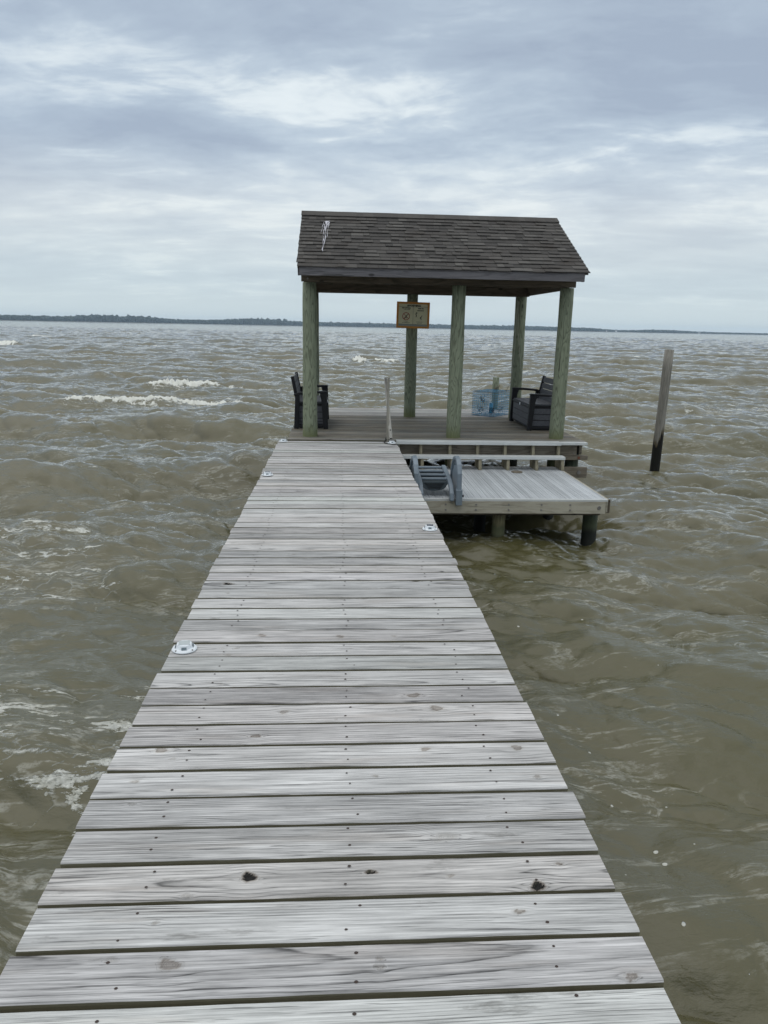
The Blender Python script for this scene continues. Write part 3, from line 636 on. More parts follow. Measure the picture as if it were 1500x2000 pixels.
# ------------------------------------------------------------------ storage benches
def bench(loc, rz, label):
    L, D, SH, AH, TH = 1.16, 0.47, 0.385, 0.545, 0.735     # built with its front towards +x
    t_ = thing('storage_bench', label, 'bench', loc, rz, 'storage benches under the shelter roof')
    def P(name, mat, m_, bev=0.005): o = m_.build(name, mat, t_, bevel=bev); return o
    x0_, x1_ = -D/2+0.03, D/2-0.02; y0_, y1_ = -L/2+0.035, L/2-0.035
    fr = MB()
    for k in range(3):
        z0_ = 0.06+k*0.09; z1_ = z0_+0.080
        fr.box(x1_-0.02, x1_, y0_+0.03, y1_-0.03, z0_, z1_, k*0.3)
        fr.box(x0_, x0_+0.02, y0_+0.03, y1_-0.03, z0_, z1_, k*0.3+.1)
        fr.box(x0_+0.022, x1_-0.022, y0_, y0_+0.02, z0_, z1_, k*0.3+.2)
        fr.box(x0_+0.022, x1_-0.022, y1_-0.02, y1_, z0_, z1_, k*0.3+.05)
    bs_ = P('box_slats', M_SLAT, fr, 0.004)
    bx = MB(); bx.box(x0_+0.006, x1_-0.006, y0_+0.006, y1_-0.006, 0.03, 0.335); P('box_liner', M_BLACK, bx)
    rm = MB(); rm.box(x0_-0.005, x1_+0.012, y0_+0.01, y1_-0.01, 0.338, 0.362); P('lid_rim', M_BLACK, rm)
    ld = MB()
    for k in range(4):
        xa = x0_+0.01+k*(x1_-x0_-0.01)/4; ld.box(xa, xa+(x1_-x0_-0.01)/4-0.004, y0_+0.03, y1_-0.03, 0.363, SH, k*0.23)
    P('seat_lid', M_SLAT, ld, 0.004)
    bk = MB(); tilt = 0.20
    Mx = Matrix.Translation((x0_+0.01, 0, SH)) @ Matrix.Rotation(-tilt, 4, 'Y')
    for k in range(4): bk.box(-0.012, 0.008, y0_+0.05, y1_-0.05, -0.012+k*0.092, -0.012+k*0.092+0.084, k*0.21, Mx)
    P('backrest', M_SLAT, bk, 0.004)
    bf = MB(); bf.box(-0.026, 0.02, y0_+0.005, y0_+0.048, -0.01, 0.365, 0, Mx); bf.box(-0.026, 0.02, y1_-0.048, y1_-0.005, -0.01, 0.365, 0, Mx)
    P('back_frame', M_BLACK, bf)
    for s in (-1, 1):
        ya, yb = (s*L/2-0.032, s*L/2+0.032)
        fl = MB().prism([(D/2-0.055, 0.0), (D/2+0.012, 0.0), (D/2-0.008, AH-0.03), (D/2-0.02, AH-0.005), (D/2-0.115, AH-0.02), (D/2-0.088, AH-0.12)], 'y', ya, yb); P('leg', M_BLACK, fl, 0.008)
        rl = MB().prism([(-D/2-0.012, 0.0), (-D/2+0.055, 0.0), (-D/2+0.075, AH-0.06), (-D/2+0.01, AH-0.04)], 'y', ya, yb); P('leg', M_BLACK, rl, 0.008)
        ar = MB().prism([(-D/2-0.005, AH-0.075), (-D/2+0.12, AH-0.048), (D/2-0.12, AH-0.035), (D/2-0.01, AH-0.028), (D/2+0.004, AH-0.01), (D/2-0.03, AH), (0.02, AH-0.004), (-D/2+0.06, AH-0.022), (-D/2-0.012, AH-0.045)], 'y', ya-0.006, yb+0.006); P('armrest', M_BLACK, ar, 0.008)
        sr = MB().box(-D/2+0.05, D/2-0.05, ya+0.01, yb-0.01, 0.018, 0.055); P('foot_rail', M_BLACK, sr)
    la = MB().box(x1_+0.012, x1_+0.022, -0.02, 0.02, 0.325, 0.365); la.build('latch', M_WHITE, bs_, bevel=0.004)
    return t_
bench((-0.385, 11.42, DK), 0.0, 'black and charcoal slatted storage bench behind the left front post, facing right')
bench((3.06, 11.47, DK), math.pi, 'black and charcoal slatted storage bench by the right front post, white latch showing')

# ------------------------------------------------------------------ crab trap and ropes
tr = thing('crab_trap', 'blue wire mesh crab trap standing on the rear planks between the posts', 'crab trap', (2.66, 12.56, DK+0.004), math.radians(52))
wr = MB(); A, B, H = 0.58, 0.42, 0.41        # x along the long side going back right, y to the left
def wire(a, b, r=0.0022): wr.tube([a, b], r, 5, cap=False)
def grid(o_, u_, v_, nu, nv):
    o_, u_, v_ = Vector(o_), Vector(u_), Vector(v_)
    for i in range(nu+1):
        k = 0.0036 if i in (0, nu) else 0.0027; wire(o_+u_*(i/nu), o_+u_*(i/nu)+v_, k)
    for j in range(nv+1):
        k = 0.0036 if j in (0, nv) else 0.0027; wire(o_+v_*(j/nv), o_+v_*(j/nv)+u_, k)
def warp(): pass
for y_ in (0, B): grid((0, y_, 0), (A, 0, 0), (0, 0, H), 15, 10)
for x_ in (0, A): grid((x_, 0, 0), (0, B, 0), (0, 0, H), 11, 10)
for z_ in (0, H): grid((0, 0, z_), (A, 0, 0), (0, B, 0), 5, 4)
o = wr.build('wire_mesh', M_TRAP, tr)
fn = MB(); rs = random.Random(4)
for (cx, cy, cz) in ((0.08, 0.1, 0.10), (0.08, 0.3, 0.10), (0.45, 0.1, 0.10), (0.32, 0.2, 0.10), (0.2, 0.33, 0.26)):
    for q in range(4):
        n = 9; r_ = rs.uniform(0.03, 0.06); a0 = rs.uniform(0, 6)
        fn.tube([(cx+r_*math.cos(a0+k*.6)+rs.gauss(0, .005), cy+r_*0.8*math.sin(a0+k*.6), cz+rs.gauss(0, .02)+0.01*k-0.04) for k in range(n)], 0.0035, 5)
fn.build('funnel_netting', M_CORD, tr)
bt = MB().tube([(0.28, 0.2, 0.02), (0.28, 0.2, 0.20)], 0.035, 12); bt.build('bait_well', M_TRAP, tr, smooth=True)
rp = MB()
rp.tube([(2.905, 12.36, DK+1.93), (2.900, 12.34, DK+1.2), (2.875, 12.36, DK+0.62), (2.83, 12.50, DK+0.44)], 0.004, 6)
rp.tube([(2.92, 12.355, DK+1.80), (2.935, 12.34, DK+1.45), (3.0, 12.355, DK+1.0), (3.055, 12.36, DK+0.66)], 0.004, 6)
rp.tube([(2.905, 12.36, DK+1.92), (2.93, 12.375, DK+1.86), (2.92, 12.355, DK+1.80)], 0.004, 6)
o = rp.build('rope', M_ROPE, smooth=True); tag(o, 'thin pale rope hanging down the rear right post to the blue wire trap', 'rope')

# ------------------------------------------------------------------ warning sign
sg = thing('warning_sign', 'framed warning sign with a red no-diving symbol hung on the middle rear post', 'sign', (1.204, 12.33, DK+1.65))
sg.rotation_euler = (0, math.radians(0.8), 0)
W2, H2 = 0.266, 0.205
fr = MB(); fr.box(-W2, W2, -0.03, 0.0, H2-0.032, H2); fr.box(-W2, W2, -0.03, 0.0, -H2, -H2+0.032); fr.box(-W2, -W2+0.032, -0.03, 0, -H2+0.033, H2-0.033); fr.box(W2-0.032, W2, -0.03, 0, -H2+0.033, H2-0.033)
fr.build('frame', M_SIGNF, sg, bevel=0.002)
MB().box(-W2+0.03, W2-0.03, -0.02, -0.008, -H2+0.03, H2-0.03).build('panel', M_SIGNW, sg)
MB().box(-W2+0.034, W2-0.034, -0.022, -0.0202, -H2+0.034, -H2+0.062).build('bottom_strip', M_SIGNG, sg)
ln = MB()
ln.box(-W2+0.036, W2-0.036, -0.0222, -0.0202, H2-0.078, H2-0.075); ln.box(-0.0015, 0.0015, -0.0222, -0.0202, -H2+0.066, H2-0.079); ln.box(-W2+0.036, W2-0.036, -0.0226, -0.0222, -H2+0.062, -H2+0.065)
ln.build('rule_lines', M_INK, sg)
def text(s, size, x, z, mat, name, bold=0.0, fitw=None):
    cu = bpy.data.curves.new('t', 'FONT'); cu.body = s; cu.size = size; cu.align_x = 'CENTER'; cu.extrude = 0.0006; cu.offset = bold
    to = bpy.data.objects.new('t', cu); C.collection.objects.link(to)
    dg = bpy.context.evaluated_depsgraph_get(); me = bpy.data.meshes.new_from_object(to.evaluated_get(dg))
    bpy.data.objects.remove(to)
    me.name = name; me.materials.clear(); me.materials.append(mat)
    o = link(bpy.data.objects.new(name, me), sg); o.rotation_euler = (math.pi/2, 0, 0); o.location = (x, -0.0213, z)
    return o
text('WARNING', 0.040, 0.022, H2-0.070, M_INK, 'lettering', 0.0022)
text('NO DIVING', 0.026, -0.112, H2-0.104, M_INK, 'lettering', 0.0016)
# words too small to read in the photograph: rows of short dark marks
mk = MB(); rs = random.Random(6)
def marks(xc, z, wd, h):
    x = xc-wd/2
    while x < xc+wd/2:
        q = rs.uniform(0.4, 0.9)*h; mk.box(x, x+q, -0.0218, -0.0202, z, z+h*rs.uniform(0.8, 1)); x += q+h*rs.choice([0.12, 0.12, 0.2, 0.6])
marks(-0.10, H2-0.123, 0.10, 0.010)
marks(0.118, H2-0.108, 0.085, 0.016); marks(0.118, H2-0.139, 0.105, 0.015)
marks(-0.112, -H2+0.105, 0.075, 0.007); marks(-0.112, -H2+0.082, 0.12, 0.009)
marks(0.108, -H2+0.098, 0.10, 0.008); marks(0.108, -H2+0.078, 0.075, 0.007); marks(-0.04, -H2+0.043, 0.06, 0.009)
mk.build('small_print', M_INK, sg)
tri = MB().prism([(-0.105, H2-0.071), (-0.068, H2-0.071), (-0.0865, H2-0.041)], 'y', -0.022, -0.0202); tri.build('alert_triangle', M_INK, sg)
rgm = MB(); n = 36; cx, cz, ro, ri = -0.112, -0.020, 0.061, 0.051
vs = [(cx+r*math.cos(2*math.pi*k/n), yy, cz+r*math.sin(2*math.pi*k/n)) for yy in (-0.0224, -0.0204) for r in (ro, ri) for k in range(n)]
fs = []
for k in range(n):
    k2 = (k+1) % n; fs += [(k, k2, n+k2, n+k), (2*n+k, 3*n+k, 3*n+k2, 2*n+k2), (k, 2*n+k, 2*n+k2, k2), (n+k, n+k2, 3*n+k2, 3*n+k)]
rgm.add(vs, fs)
for s_ in (1, -1):
    Mr = Matrix.Translation((cx, 0, cz)) @ Matrix.Rotation(s_*math.pi/4, 4, 'Y'); rgm.box(-ri, ri, -0.0222 if s_ > 0 else -0.0219, -0.0204, -0.004, 0.004, 0, Mr)
rgm.build('prohibition_ring', M_INKR, sg)
fg = MB()
def limb(pts, r): fg.tube([(x, -0.0226, z) for x, z in pts], r, 6)
limb([(cx+0.030, cz+0.034), (cx+0.008, cz+0.010), (cx-0.010, cz-0.018), (cx-0.028, cz-0.042)], [0.003, 0.007, 0.007, 0.003]); limb([(cx-0.004, cz-0.004), (cx+0.014, cz-0.022), (cx+0.004, cz-0.035)], 0.0035)
limb([(0.062, 0.045), (0.050, 0.035), (0.046, 0.012), (0.056, -0.004), (0.048, -0.024)], [0.005, 0.008, 0.007, 0.006, 0.006]); limb([(0.052, 0.036), (0.074, 0.034)], 0.003)
limb([(0.145, 0.003), (0.138, -0.02), (0.122, -0.034), (0.128, -0.05), (0.136, -0.07)], [0.003, 0.004, 0.009, 0.007, 0.003]); limb([(0.122, -0.034), (0.108, -0.046)], 0.003)
limb([(0.02, -0.028), (0.075, -0.028)], 0.0012)
fg.build('figure_symbols', M_INK, sg)

# ------------------------------------------------------------------ solar dock lights
def dock_light(x, y, rz, label, dull, group='solar lights along the walkway edges'):
    t_ = thing('solar_dock_light', label, 'dock light', (x, y, DK+0.002), rz, group); t_.scale = (0.93, 0.93, 0.93)
    b = MB(); b.lathe([(0.060, 0.0), (0.0605, 0.004), (0.055, 0.010), (0.044, 0.012)], n=36); b.build('base', M_WHITE, t_, smooth=False, bevel=0)
    h = MB(); vs = []; n = 8
    for (r, z) in ((0.046, 0.008), (0.038, 0.030), (0.034, 0.033)):
        vs += [(r*math.cos(math.pi/8+k*math.pi/4), r*math.sin(math.pi/8+k*math.pi/4), z) for k in range(n)]
    fs = [(j*n+k, j*n+(k+1) % n, (j+1)*n+(k+1) % n, (j+1)*n+k) for j in range(2) for k in range(n)]+[tuple(2*n+k for k in range(n)), tuple(range(n))[::-1]]
    h.add(vs, fs); ho = h.build('housing', M_WHITE, t_, bevel=0.0025)
    s_ = 0.024; MB().box(-s_-0.003, s_+0.003, -s_, s_, 0.0332, 0.0345).build('solar_panel', M_PANEL_DULL if dull else M_PANEL, ho, bevel=0.0008)
    for k in range(4):
        Mx = Matrix.Rotation(k*math.pi/2, 4, 'Z') @ Matrix.Translation((0.0418, 0, 0.0185)) @ Matrix.Rotation(-0.35, 4, 'Y')
        MB().box(-0.0005, 0.0022, -0.012, 0.012, -0.0065, 0.0065, 0, Mx).build('lens', M_LENS, ho)
        Mx = Matrix.Rotation(k*math.pi/2+math.pi/4, 4, 'Z') @ Matrix.Translation((0.0555, 0, 0.008)); 
        q = MB(); q.tube([Mx @ Vector((0, 0, 0)), Mx @ Vector((0, 0, 0.004))], 0.004, 8); q.build('screw', M_BOLT, t_)
dock_light(-0.695, 3.205, 0.15, 'white solar dock light with a hazy panel, nearest on the left walkway edge', True)
dock_light(0.69, 5.30, -0.1, 'white solar dock light with a dark panel on the right edge beside the folded ladder', False)
dock_light(-0.695, 7.33, 0.05, 'white solar dock light halfway along the left edge of the walkway', False)
dock_light(-0.695, 9.56, 0.0, 'white solar dock light at the far left corner of the walkway near the front post', False)
dock_light(0.70, 9.50, 0.1, 'white solar dock light at the foot of the thin upright, half under the rail tube', False)

# ------------------------------------------------------------------ free-standing piles
def pile(name, x, y, r, top, lean, mat, label):
    t_ = MB(); prof = [(r+0.012*math.sin(i)*0.15+0.006*(1-i/14), -2.0+(DK+top+2.0)*i/14) for i in range(15)]; prof[-1] = (r*0.97, prof[-1][1]); t_.lathe(prof, (0, 0, 0), 26)
    o = t_.build(name, mat, smooth=True); o.location = (x, y, 0); o.rotation_euler = lean
    o.data.update(); tag(o, label, 'piling'); return o
pile('mooring_pile', 5.475, 12.34, 0.076, 1.18, (0, math.radians(0.9), 0), M_PILE_GREY, 'lone weathered grey mooring pile standing in open water right of the platform')
pile('mooring_pile', 2.985, 14.07, 0.062, 0.575, (0, 0, 0), M_POST, 'short green pile stub rising behind the blue wire trap')
o = MB(); o.tube([(2.92, 14.0, DK+0.33), (2.97, 13.99, DK+0.38), (3.05, 14.0, DK+0.43)], 0.012, 6); o = o.build('old_rope', M_BEAM, smooth=True); tag(o, 'scrap of brown rope tied round the short green pile stub', 'rope')
#@WATER
# ------------------------------------------------------------------ water
def ocean_tile(L, N, kmin, kmax, alpha, seed, chop, dirang, spread):
    r = np.random.default_rng(seed)
    k1 = 2*np.pi*np.fft.fftfreq(N, L/N); KX, KY = np.meshgrid(k1, k1, indexing='ij')
    K = np.hypot(KX, KY); K[0, 0] = 1e9
    th = np.arctan2(KY, KX)-dirang
    kp = 2*np.pi/5.8
    S = alpha*K**-4.0*np.exp(-1.1*(kp/K)**3)
    D = 0.05*np.clip(K/4.0, 0.1, 1)+np.abs(np.cos(th))**(spread+10*np.clip(1.3-K/4.0, 0, 1))
    S = S*D*np.clip((kmax-K)/(0.3*kmax), 0, 1)*np.clip((K-kmin)/(0.25*kmin+1e-6), 0, 1)
    Wn = np.fft.fft2(r.standard_normal((N, N)))
    dk = 2*np.pi/L; Hh = Wn*np.sqrt(S*dk*dk)*N
    h = np.real(np.fft.ifft2(Hh))
    dx = np.real(np.fft.ifft2(1j*KX/K*Hh))*chop; dy = np.real(np.fft.ifft2(1j*KY/K*Hh))*chop
    d = L/N
    jxx = 1+(np.roll(dx, -1, 0)-np.roll(dx, 1, 0))/(2*d); jyy = 1+(np.roll(dy, -1, 1)-np.roll(dy, 1, 1))/(2*d); jxy = (np.roll(dx, -1, 1)-np.roll(dx, 1, 1))/(2*d)
    return dict(L=L, N=N, h=h, dx=dx, dy=dy, J=jxx*jyy-jxy**2)
def samp(tl, key, x, y):
    N = tl['N']; u = (x/tl['L'])*N; v = (y/tl['L'])*N
    i = np.floor(u).astype(np.int64); j = np.floor(v).astype(np.int64); fu = u-i; fv = v-j; i %= N; j %= N; i2 = (i+1) % N; j2 = (j+1) % N
    a = tl[key]; return (a[i, j]*(1-fu)+a[i2, j]*fu)*(1-fv)+(a[i, j2]*(1-fu)+a[i2, j2]*fu)*fv
DIR = math.radians(-100)
AL = 0.0042
TA = ocean_tile(101.0, 1024, 0.02, 2*np.pi/0.35, AL, 21, -0.8, DIR, 6.0)
AL *= (0.115/TA['h'].std())**2
TA = ocean_tile(101.0, 1024, 0.02, 2*np.pi/0.35, AL, 21, -0.8, DIR, 6.0)
TB = ocean_tile(11.7, 512, 2*np.pi/0.55, 2*np.pi/0.06, AL*1.5, 22, -0.75, math.radians(-118), 6.0)
rad = [0.25]
while rad[-1] < 4950:
    r_ = rad[-1]
    st = max(0.02, 0.0042*r_) if r_ < 60 else (0.0052*r_ if r_ < 300 else 0.02*r_)
    rad.append(r_+st)
rad = np.array(rad)
ang = np.concatenate([np.arange(-180, -48, 2.5), np.arange(-48, 50, 0.115), np.arange(50, 180, 2.5)])
az = np.radians(ang)+0.06
Rg, Ag = np.meshgrid(rad, az, indexing='ij')
X = CAM.x+Rg*np.sin(Ag); Y = Rg*np.cos(Ag)
fade = np.clip(1.25-Rg/2500.0, 0.7, 1.0)
fb = np.clip(1.25-Rg/110.0, 0, 1)*np.clip(0.45+Rg/14, 0.45, 1.0)
Hh = samp(TA, 'h', X, Y)*fade+samp(TB, 'h', X, Y)*fb
DX = samp(TA, 'dx', X, Y)*fade+samp(TB, 'dx', X, Y)*fb
DY = samp(TA, 'dy', X, Y)*fade+samp(TB, 'dy', X, Y)*fb
Jm = samp(TA, 'J', X, Y)
# second sampling at another scale and turn, hides the tile period far away
ca, sa = math.cos(0.5), math.sin(0.5)
X2 = (X*ca-Y*sa)*0.37+13; Y2 = (X*sa+Y*ca)*0.37-7
Hh = Hh+samp(TA, 'h', X2, Y2)*0.45*np.clip((Rg-12)/60, 0, 1)*fade
Hh *= np.clip(0.72+Rg/35, 0.72, 1.0)
# waves near the camera, seen in the photograph
def ridge(xc0, yc0, xc1, yc1, amp, wf, wb, curve=0.0):
    """a crest from (xc0,yc0) to (xc1,yc1): steep towards the viewer (wf), gentle behind (wb)"""
    L = math.hypot(xc1-xc0, yc1-yc0); ux, uy = (xc1-xc0)/L, (yc1-yc0)/L
    s = (X-xc0)*ux+(Y-yc0)*uy; d = -(X-xc0)*uy+(Y-yc0)*ux
    q = s/L; d = d-curve*np.sin(np.clip(q, 0, 1)*math.pi)-0.10*np.sin(s*1.7)-0.05*np.sin(s*4.1+1)
    env = np.exp(-np.clip(-q, 0, None)**2*14)*np.exp(-np.clip(q-1, 0, None)**2*14)
    prof = np.where(d < 0, np.exp(-(d/wf)**2), np.exp(-(d/wb)**2))
    return amp*env*(prof-0.35*np.exp(-((d+2.2*wf)/(1.6*wf))**2)), d, q
foam = np.clip((0.30-Jm)/0.25, 0, 1)*np.clip((Rg-14)/30, 0, 1)*0.9
lace = np.zeros_like(X)
nz1 = samp(TB, 'h', X*3.1, Y*3.1)/TB['h'].std()
nz2 = samp(TB, 'h', X*0.9+3, Y*0.9)/TB['h'].std()
nz3 = samp(TA, 'h', X*4+3, Y*4)/TA['h'].std()
def breaker(x0, y0, x1, y1, amp, wf, wb, w0, solid=1.0, curve=0.0, lump=0.03, tail=0.6):
    global Hh, foam, lace
    rr, d, q = ridge(x0, y0, x1, y1, amp, wf, wb, curve)
    Hh = Hh+rr
    e = np.exp(-np.clip(-q, 0, None)**2*200)*np.exp(-np.clip(q-1, 0, None)**2*200)
    wj = w0*np.clip(0.95+0.5*nz2+0.22*nz1, 0.40, 2.2)*np.clip(0.35+np.sin(np.clip(q, 0, 1)*math.pi), 0, 1.2)
    f = e*np.clip(1.25-np.abs(d+w0*0.35)/np.maximum(wj, 0.02), 0, 1)*solid
    foam = np.maximum(foam, f)
    lace = np.maximum(lace, tail*e*np.exp(-np.clip(d, 0, None)**2/(wb*1.3)**2)*np.exp(-np.clip(-d, 0, None)**2/(2.5*wf)**2))
    Hh = Hh+lump*f*(0.8+0.5*nz1)
breaker(-7.7, 22.0, -3.1, 22.9, 0.13, 0.40, 1.0, 0.27, 1.0, 0.3, 0.05, 0.75)
breaker(-6.6, 27.0, -4.5, 27.6, 0.18, 0.40, 1.0, 0.42, 1.0, 0.0, 0.07, 0.7)
breaker(0.95, 49.8, 1.9, 49.9, 0.28, 0.5, 1.2, 0.75, 1.0, 0.0, 0.10)
breaker(2.5, 51.0, 4.0, 51.3, 0.22, 0.5, 1.2, 0.45, 1.0, 0.0, 0.05)
breaker(-47.5, 120.0, -44.0, 120.5, 0.25, 1.0, 2.0, 1.5, 0.9)
breaker(-34.0, 77.0, -31.6, 77.4, 0.25, 0.8, 2.0, 0.9, 0.9)
breaker(10.6, 22.6, 14.4, 22.2, 0.16, 0.6, 1.2, 0.22, 0.55, 0.2, 0.03, 0.85)
breaker(-4.8, 7.35, -2.5, 7.75, 0.08, 0.30, 0.8, 0.07, 0.42, 0.0, 0.01, 0.95)
breaker(-5.0, 5.9, -2.1, 6.7, 0.03, 0.35, 1.0, 0.03, 0.4, 0.1, 0.0, 0.75)
breaker(-3.4, 3.25, -1.05, 3.55, 0.15, 0.20, 0.8, 0.03, 0.5, 0.0, 0.0, 0.95)
for (a0, b0, a1, b1, am) in ((-8.0, 17.2, -2.6, 17.0, .18), (-4.4, 11.3, -0.6, 11.8, .15), (4.0, 8.2, 8.0, 7.2, .12), (7.0, 28.8, 11.5, 28.5, .20), (5.0, 16.0, 9.0, 15.6, .16), (-14, 24.5, -9, 25, .2), (-3.5, 14.2, -1.2, 14.4, .12), (-9.5, 33, -3, 34, .2), (12, 36, 20, 35, .22), (-18, 40, -10, 41, .22)):
    rr, d, q = ridge(a0, b0, a1, b1, am, 0.5, 1.2); Hh = Hh+rr
rs = np.random.default_rng(17)
for k in range(95):
    yy = rs.uniform(28, 260); aa = rs.uniform(-0.47, 0.6); xx = math.tan(aa)*yy; Ls = rs.uniform(0.6, 2.0)*(0.7+yy/160)
    if -0.1 < xx/yy < 0.33 and yy < 40: continue
    if abs(xx-1.0) < 3 and 40 < yy < 60: continue
    breaker(xx, yy, xx+Ls, yy+rs.uniform(-.2, .2), 0.08, 0.4, 0.9, rs.uniform(0.06, 0.22)*(1+yy/90), rs.uniform(0.45, 0.9), 0.0, 0.02, 0.35)
# lacy foam left over on the near left water; loose bubbles elsewhere
lace = np.maximum(lace, 1.5*np.exp(-((X+3.2)/1.1)**2-((Y-6.9)/0.6)**2)); lace = np.maximum(lace, 0.38*np.exp(-((X+3.6)/2.0)**2-((Y-3.8)/2.6)**2))
for px_, py_, rr_ in ((5.475, 12.3, .22), (2.875, 8.0, .25), (1.80, 7.9, .25), (0.56, 6.8, .2), (3.2, 9.9, .25)):
    lace = np.maximum(lace, 0.6*np.exp(-(np.hypot(X-px_, Y-py_)/rr_)**2)); dd_ = np.hypot(X-px_, Y-py_); Hh = Hh+0.014*np.sin(dd_*38)*np.exp(-(dd_/0.4)**2)
lace = np.maximum(lace, 0.34*np.exp(-((X+4.6)/2.4)**2-((Y-10.0)/3.0)**2))
bub = np.clip(1.1-np.hypot((X-1.8)/1.3, (Y-2.0)/2.0), 0, 1)+0.8*np.clip(1.1-np.hypot((X-1.6)/1.1, (Y-5.0)/1.4), 0, 1)+0.5*np.clip(1.0-np.hypot((X+1.7)/1.2, (Y-2.2)/1.5), 0, 1)
Hh = Hh-0.10*np.exp(-((X-2.0)/1.5)**2-((Y-8.9)/1.5)**2)
nr, na = X.shape
V = np.stack([X+DX, Y+DY, Hh], -1).reshape(-1, 3).astype(np.float32)
I = np.arange(nr*na).reshape(nr, na)
q = np.stack([I[:-1, :-1], I[:-1, 1:], I[1:, 1:], I[1:, :-1]], -1).reshape(-1, 4)
q = np.concatenate([q, np.stack([I[:-1, -1], I[:-1, 0], I[1:, 0], I[1:, -1]], -1)])
me = bpy.data.meshes.new('water'); me.vertices.add(len(V)); me.vertices.foreach_set('co', V.ravel())
me.loops.add(q.size); me.loops.foreach_set('vertex_index', q.ravel().astype(np.int32))
me.polygons.add(len(q)); me.polygons.foreach_set('loop_start', np.arange(0, q.size, 4, dtype=np.int32)); me.polygons.foreach_set('loop_total', np.full(len(q), 4, dtype=np.int32))
me.polygons.foreach_set('use_smooth', np.ones(len(q), dtype=bool))
me.update(calc_edges=True)
for nm, arr in (('foam', foam), ('lace', lace), ('bubbles', bub), ('chop', np.clip((Rg-30)/200, 0, 1))):
    a = me.attributes.new(nm, 'FLOAT', 'POINT'); a.data.foreach_set('value', arr.ravel().astype(np.float32))
print('water verts', len(V))
def mat_water():
    m, t = newmat('murky_brackish_water'); p = t.n('ShaderNodeNewGeometry').outputs['Position']
    fo = t.attr('foam'); la = t.attr('lace'); bu = t.attr('bubbles'); fa = t.attr('chop')
    # ripples
    rp = t.n('ShaderNodeMapping', {'Vector': p, 'Rotation': (0, 0, 0.45), 'Scale': (0.40, 1.0, 1.0)}).outputs[0]
    b1 = t.noise(rp, 9.0, 6, 0.66, 0.15); b2 = t.noise(rp, 34.0, 4, 0.6, 0.1); b3 = t.noise(rp, 2.6, 5, 0.62, 0.2)
    hgt = t.math('ADD', t.math('MULTIPLY', b1, 0.42), t.math('ADD', t.math('MULTIPLY', b2, 0.09), t.math('MULTIPLY', b3, 0.6)))
    cn = t.noise(t.n('ShaderNodeMapping', {'Vector': p, 'Rotation': (0, 0, 0.1), 'Scale': (0.30, 1.0, 1.0)}).outputs[0], 0.9, 6, 0.7, 0.3, 1)
    cn = t.n('ShaderNodeVectorMath', {0: cn, 1: (0.5, 0.5, 0.5)}, operation='SUBTRACT').outputs[0]
    cn = t.n('ShaderNodeVectorMath', {0: cn, 1: (0.55, 1.35, 0.0)}, operation='MULTIPLY').outputs[0]
    cn = t.n('ShaderNodeVectorMath', {0: cn, 'Scale': fa}, operation='SCALE').outputs[0]
    nrm = t.n('ShaderNodeVectorMath', {0: t.n('ShaderNodeNewGeometry').outputs['Normal'], 1: cn}, operation='ADD').outputs[0]
    nrm = t.n('ShaderNodeVectorMath', {0: nrm}, operation='NORMALIZE').outputs[0]
    base = t.mix(t.mrange(t.noise(p, 0.35, 3, 0.5), 0.35, 0.65), (0.074, 0.070, 0.029), (0.094, 0.087, 0.044))
    # foam
    fp = t.n('ShaderNodeVectorMath', {0: p, 1: (1.0, 1.6, 1.0)}, operation='MULTIPLY').outputs[0]
    sp0 = t.n('ShaderNodeMapping', {'Vector': p, 'Rotation': (0, 0, -0.15), 'Scale': (0.6, 1.9, 1.0)}).outputs[0]
    wv = t.noise(fp, 1.6, 4, 0.6, 0, 1)
    fw = t.n('ShaderNodeVectorMath', {0: wv, 1: (0.55, 0.55, 0), 2: fp}, operation='MULTIPLY_ADD').outputs[0]
    vor = t.n('ShaderNodeTexVoronoi', {'Vector': fw, 'Scale': 3.4}, feature='DISTANCE_TO_EDGE').outputs['Distance']
    net = t.mrange(vor, 0.11, 0.0)
    n1 = t.noise(fp, 1.1, 5, 0.6, 0.4); n2 = t.noise(fp, 12.0, 5, 0.7, 0.5); n4 = t.noise(t.vmul(sp0, (1, 1, 1), (3, 3, 0)), 2.6, 8, 0.68, 0.35)
    patch = t.mrange(t.math('ADD', t.math('MULTIPLY', n1, 0.65), t.math('MULTIPLY', la, 0.42)), 0.44, 0.60)
    l = t.math('MULTIPLY', t.math('ADD', t.math('MULTIPLY', net, 0.22), t.mrange(n4, 0.56, 0.64)), patch)
    l = t.math('MULTIPLY', l, t.mrange(la, 0.02, 0.45))
    l = t.math('MULTIPLY', l, t.mrange(n2, 0.36, 0.50))
    l = t.mrange(l, 0.14, 0.38)
    f = t.mrange(t.math('ADD', fo, t.math('MULTIPLY', t.math('SUBTRACT', n2, 0.55), 1.1)), 0.28, 0.62)
    f = t.math('MULTIPLY', f, t.mrange(fo, 0.02, 0.12))
    # thin film streaks lying along the crests
    sp = t.n('ShaderNodeMapping', {'Vector': p, 'Rotation': (0, 0, 0.55), 'Scale': (0.28, 1.5, 1.0)}).outputs[0]
    s1 = t.noise(sp, 1.7, 9, 0.68, 0.8)
    streak = t.mrange(t.math('ABSOLUTE', t.math('SUBTRACT', s1, 0.5)), 0.030, 0.0)
    streak = t.math('MULTIPLY', streak, t.mrange(t.noise(p, 0.9, 3, 0.6), 0.42, 0.62))
    streak = t.math('MULTIPLY', streak, t.mrange(n2, 0.35, 0.65))
    # loose bubbles
    bv = t.n('ShaderNodeTexVoronoi', {'Vector': p, 'Scale': 10.0, 'Randomness': 1.0}, voronoi_dimensions='2D')
    size = t.n('ShaderNodeSeparateColor', {0: bv.outputs['Color']})
    rad_ = t.math('MULTIPLY', t.math('POWER', size.outputs[0], 2.8), 0.17)
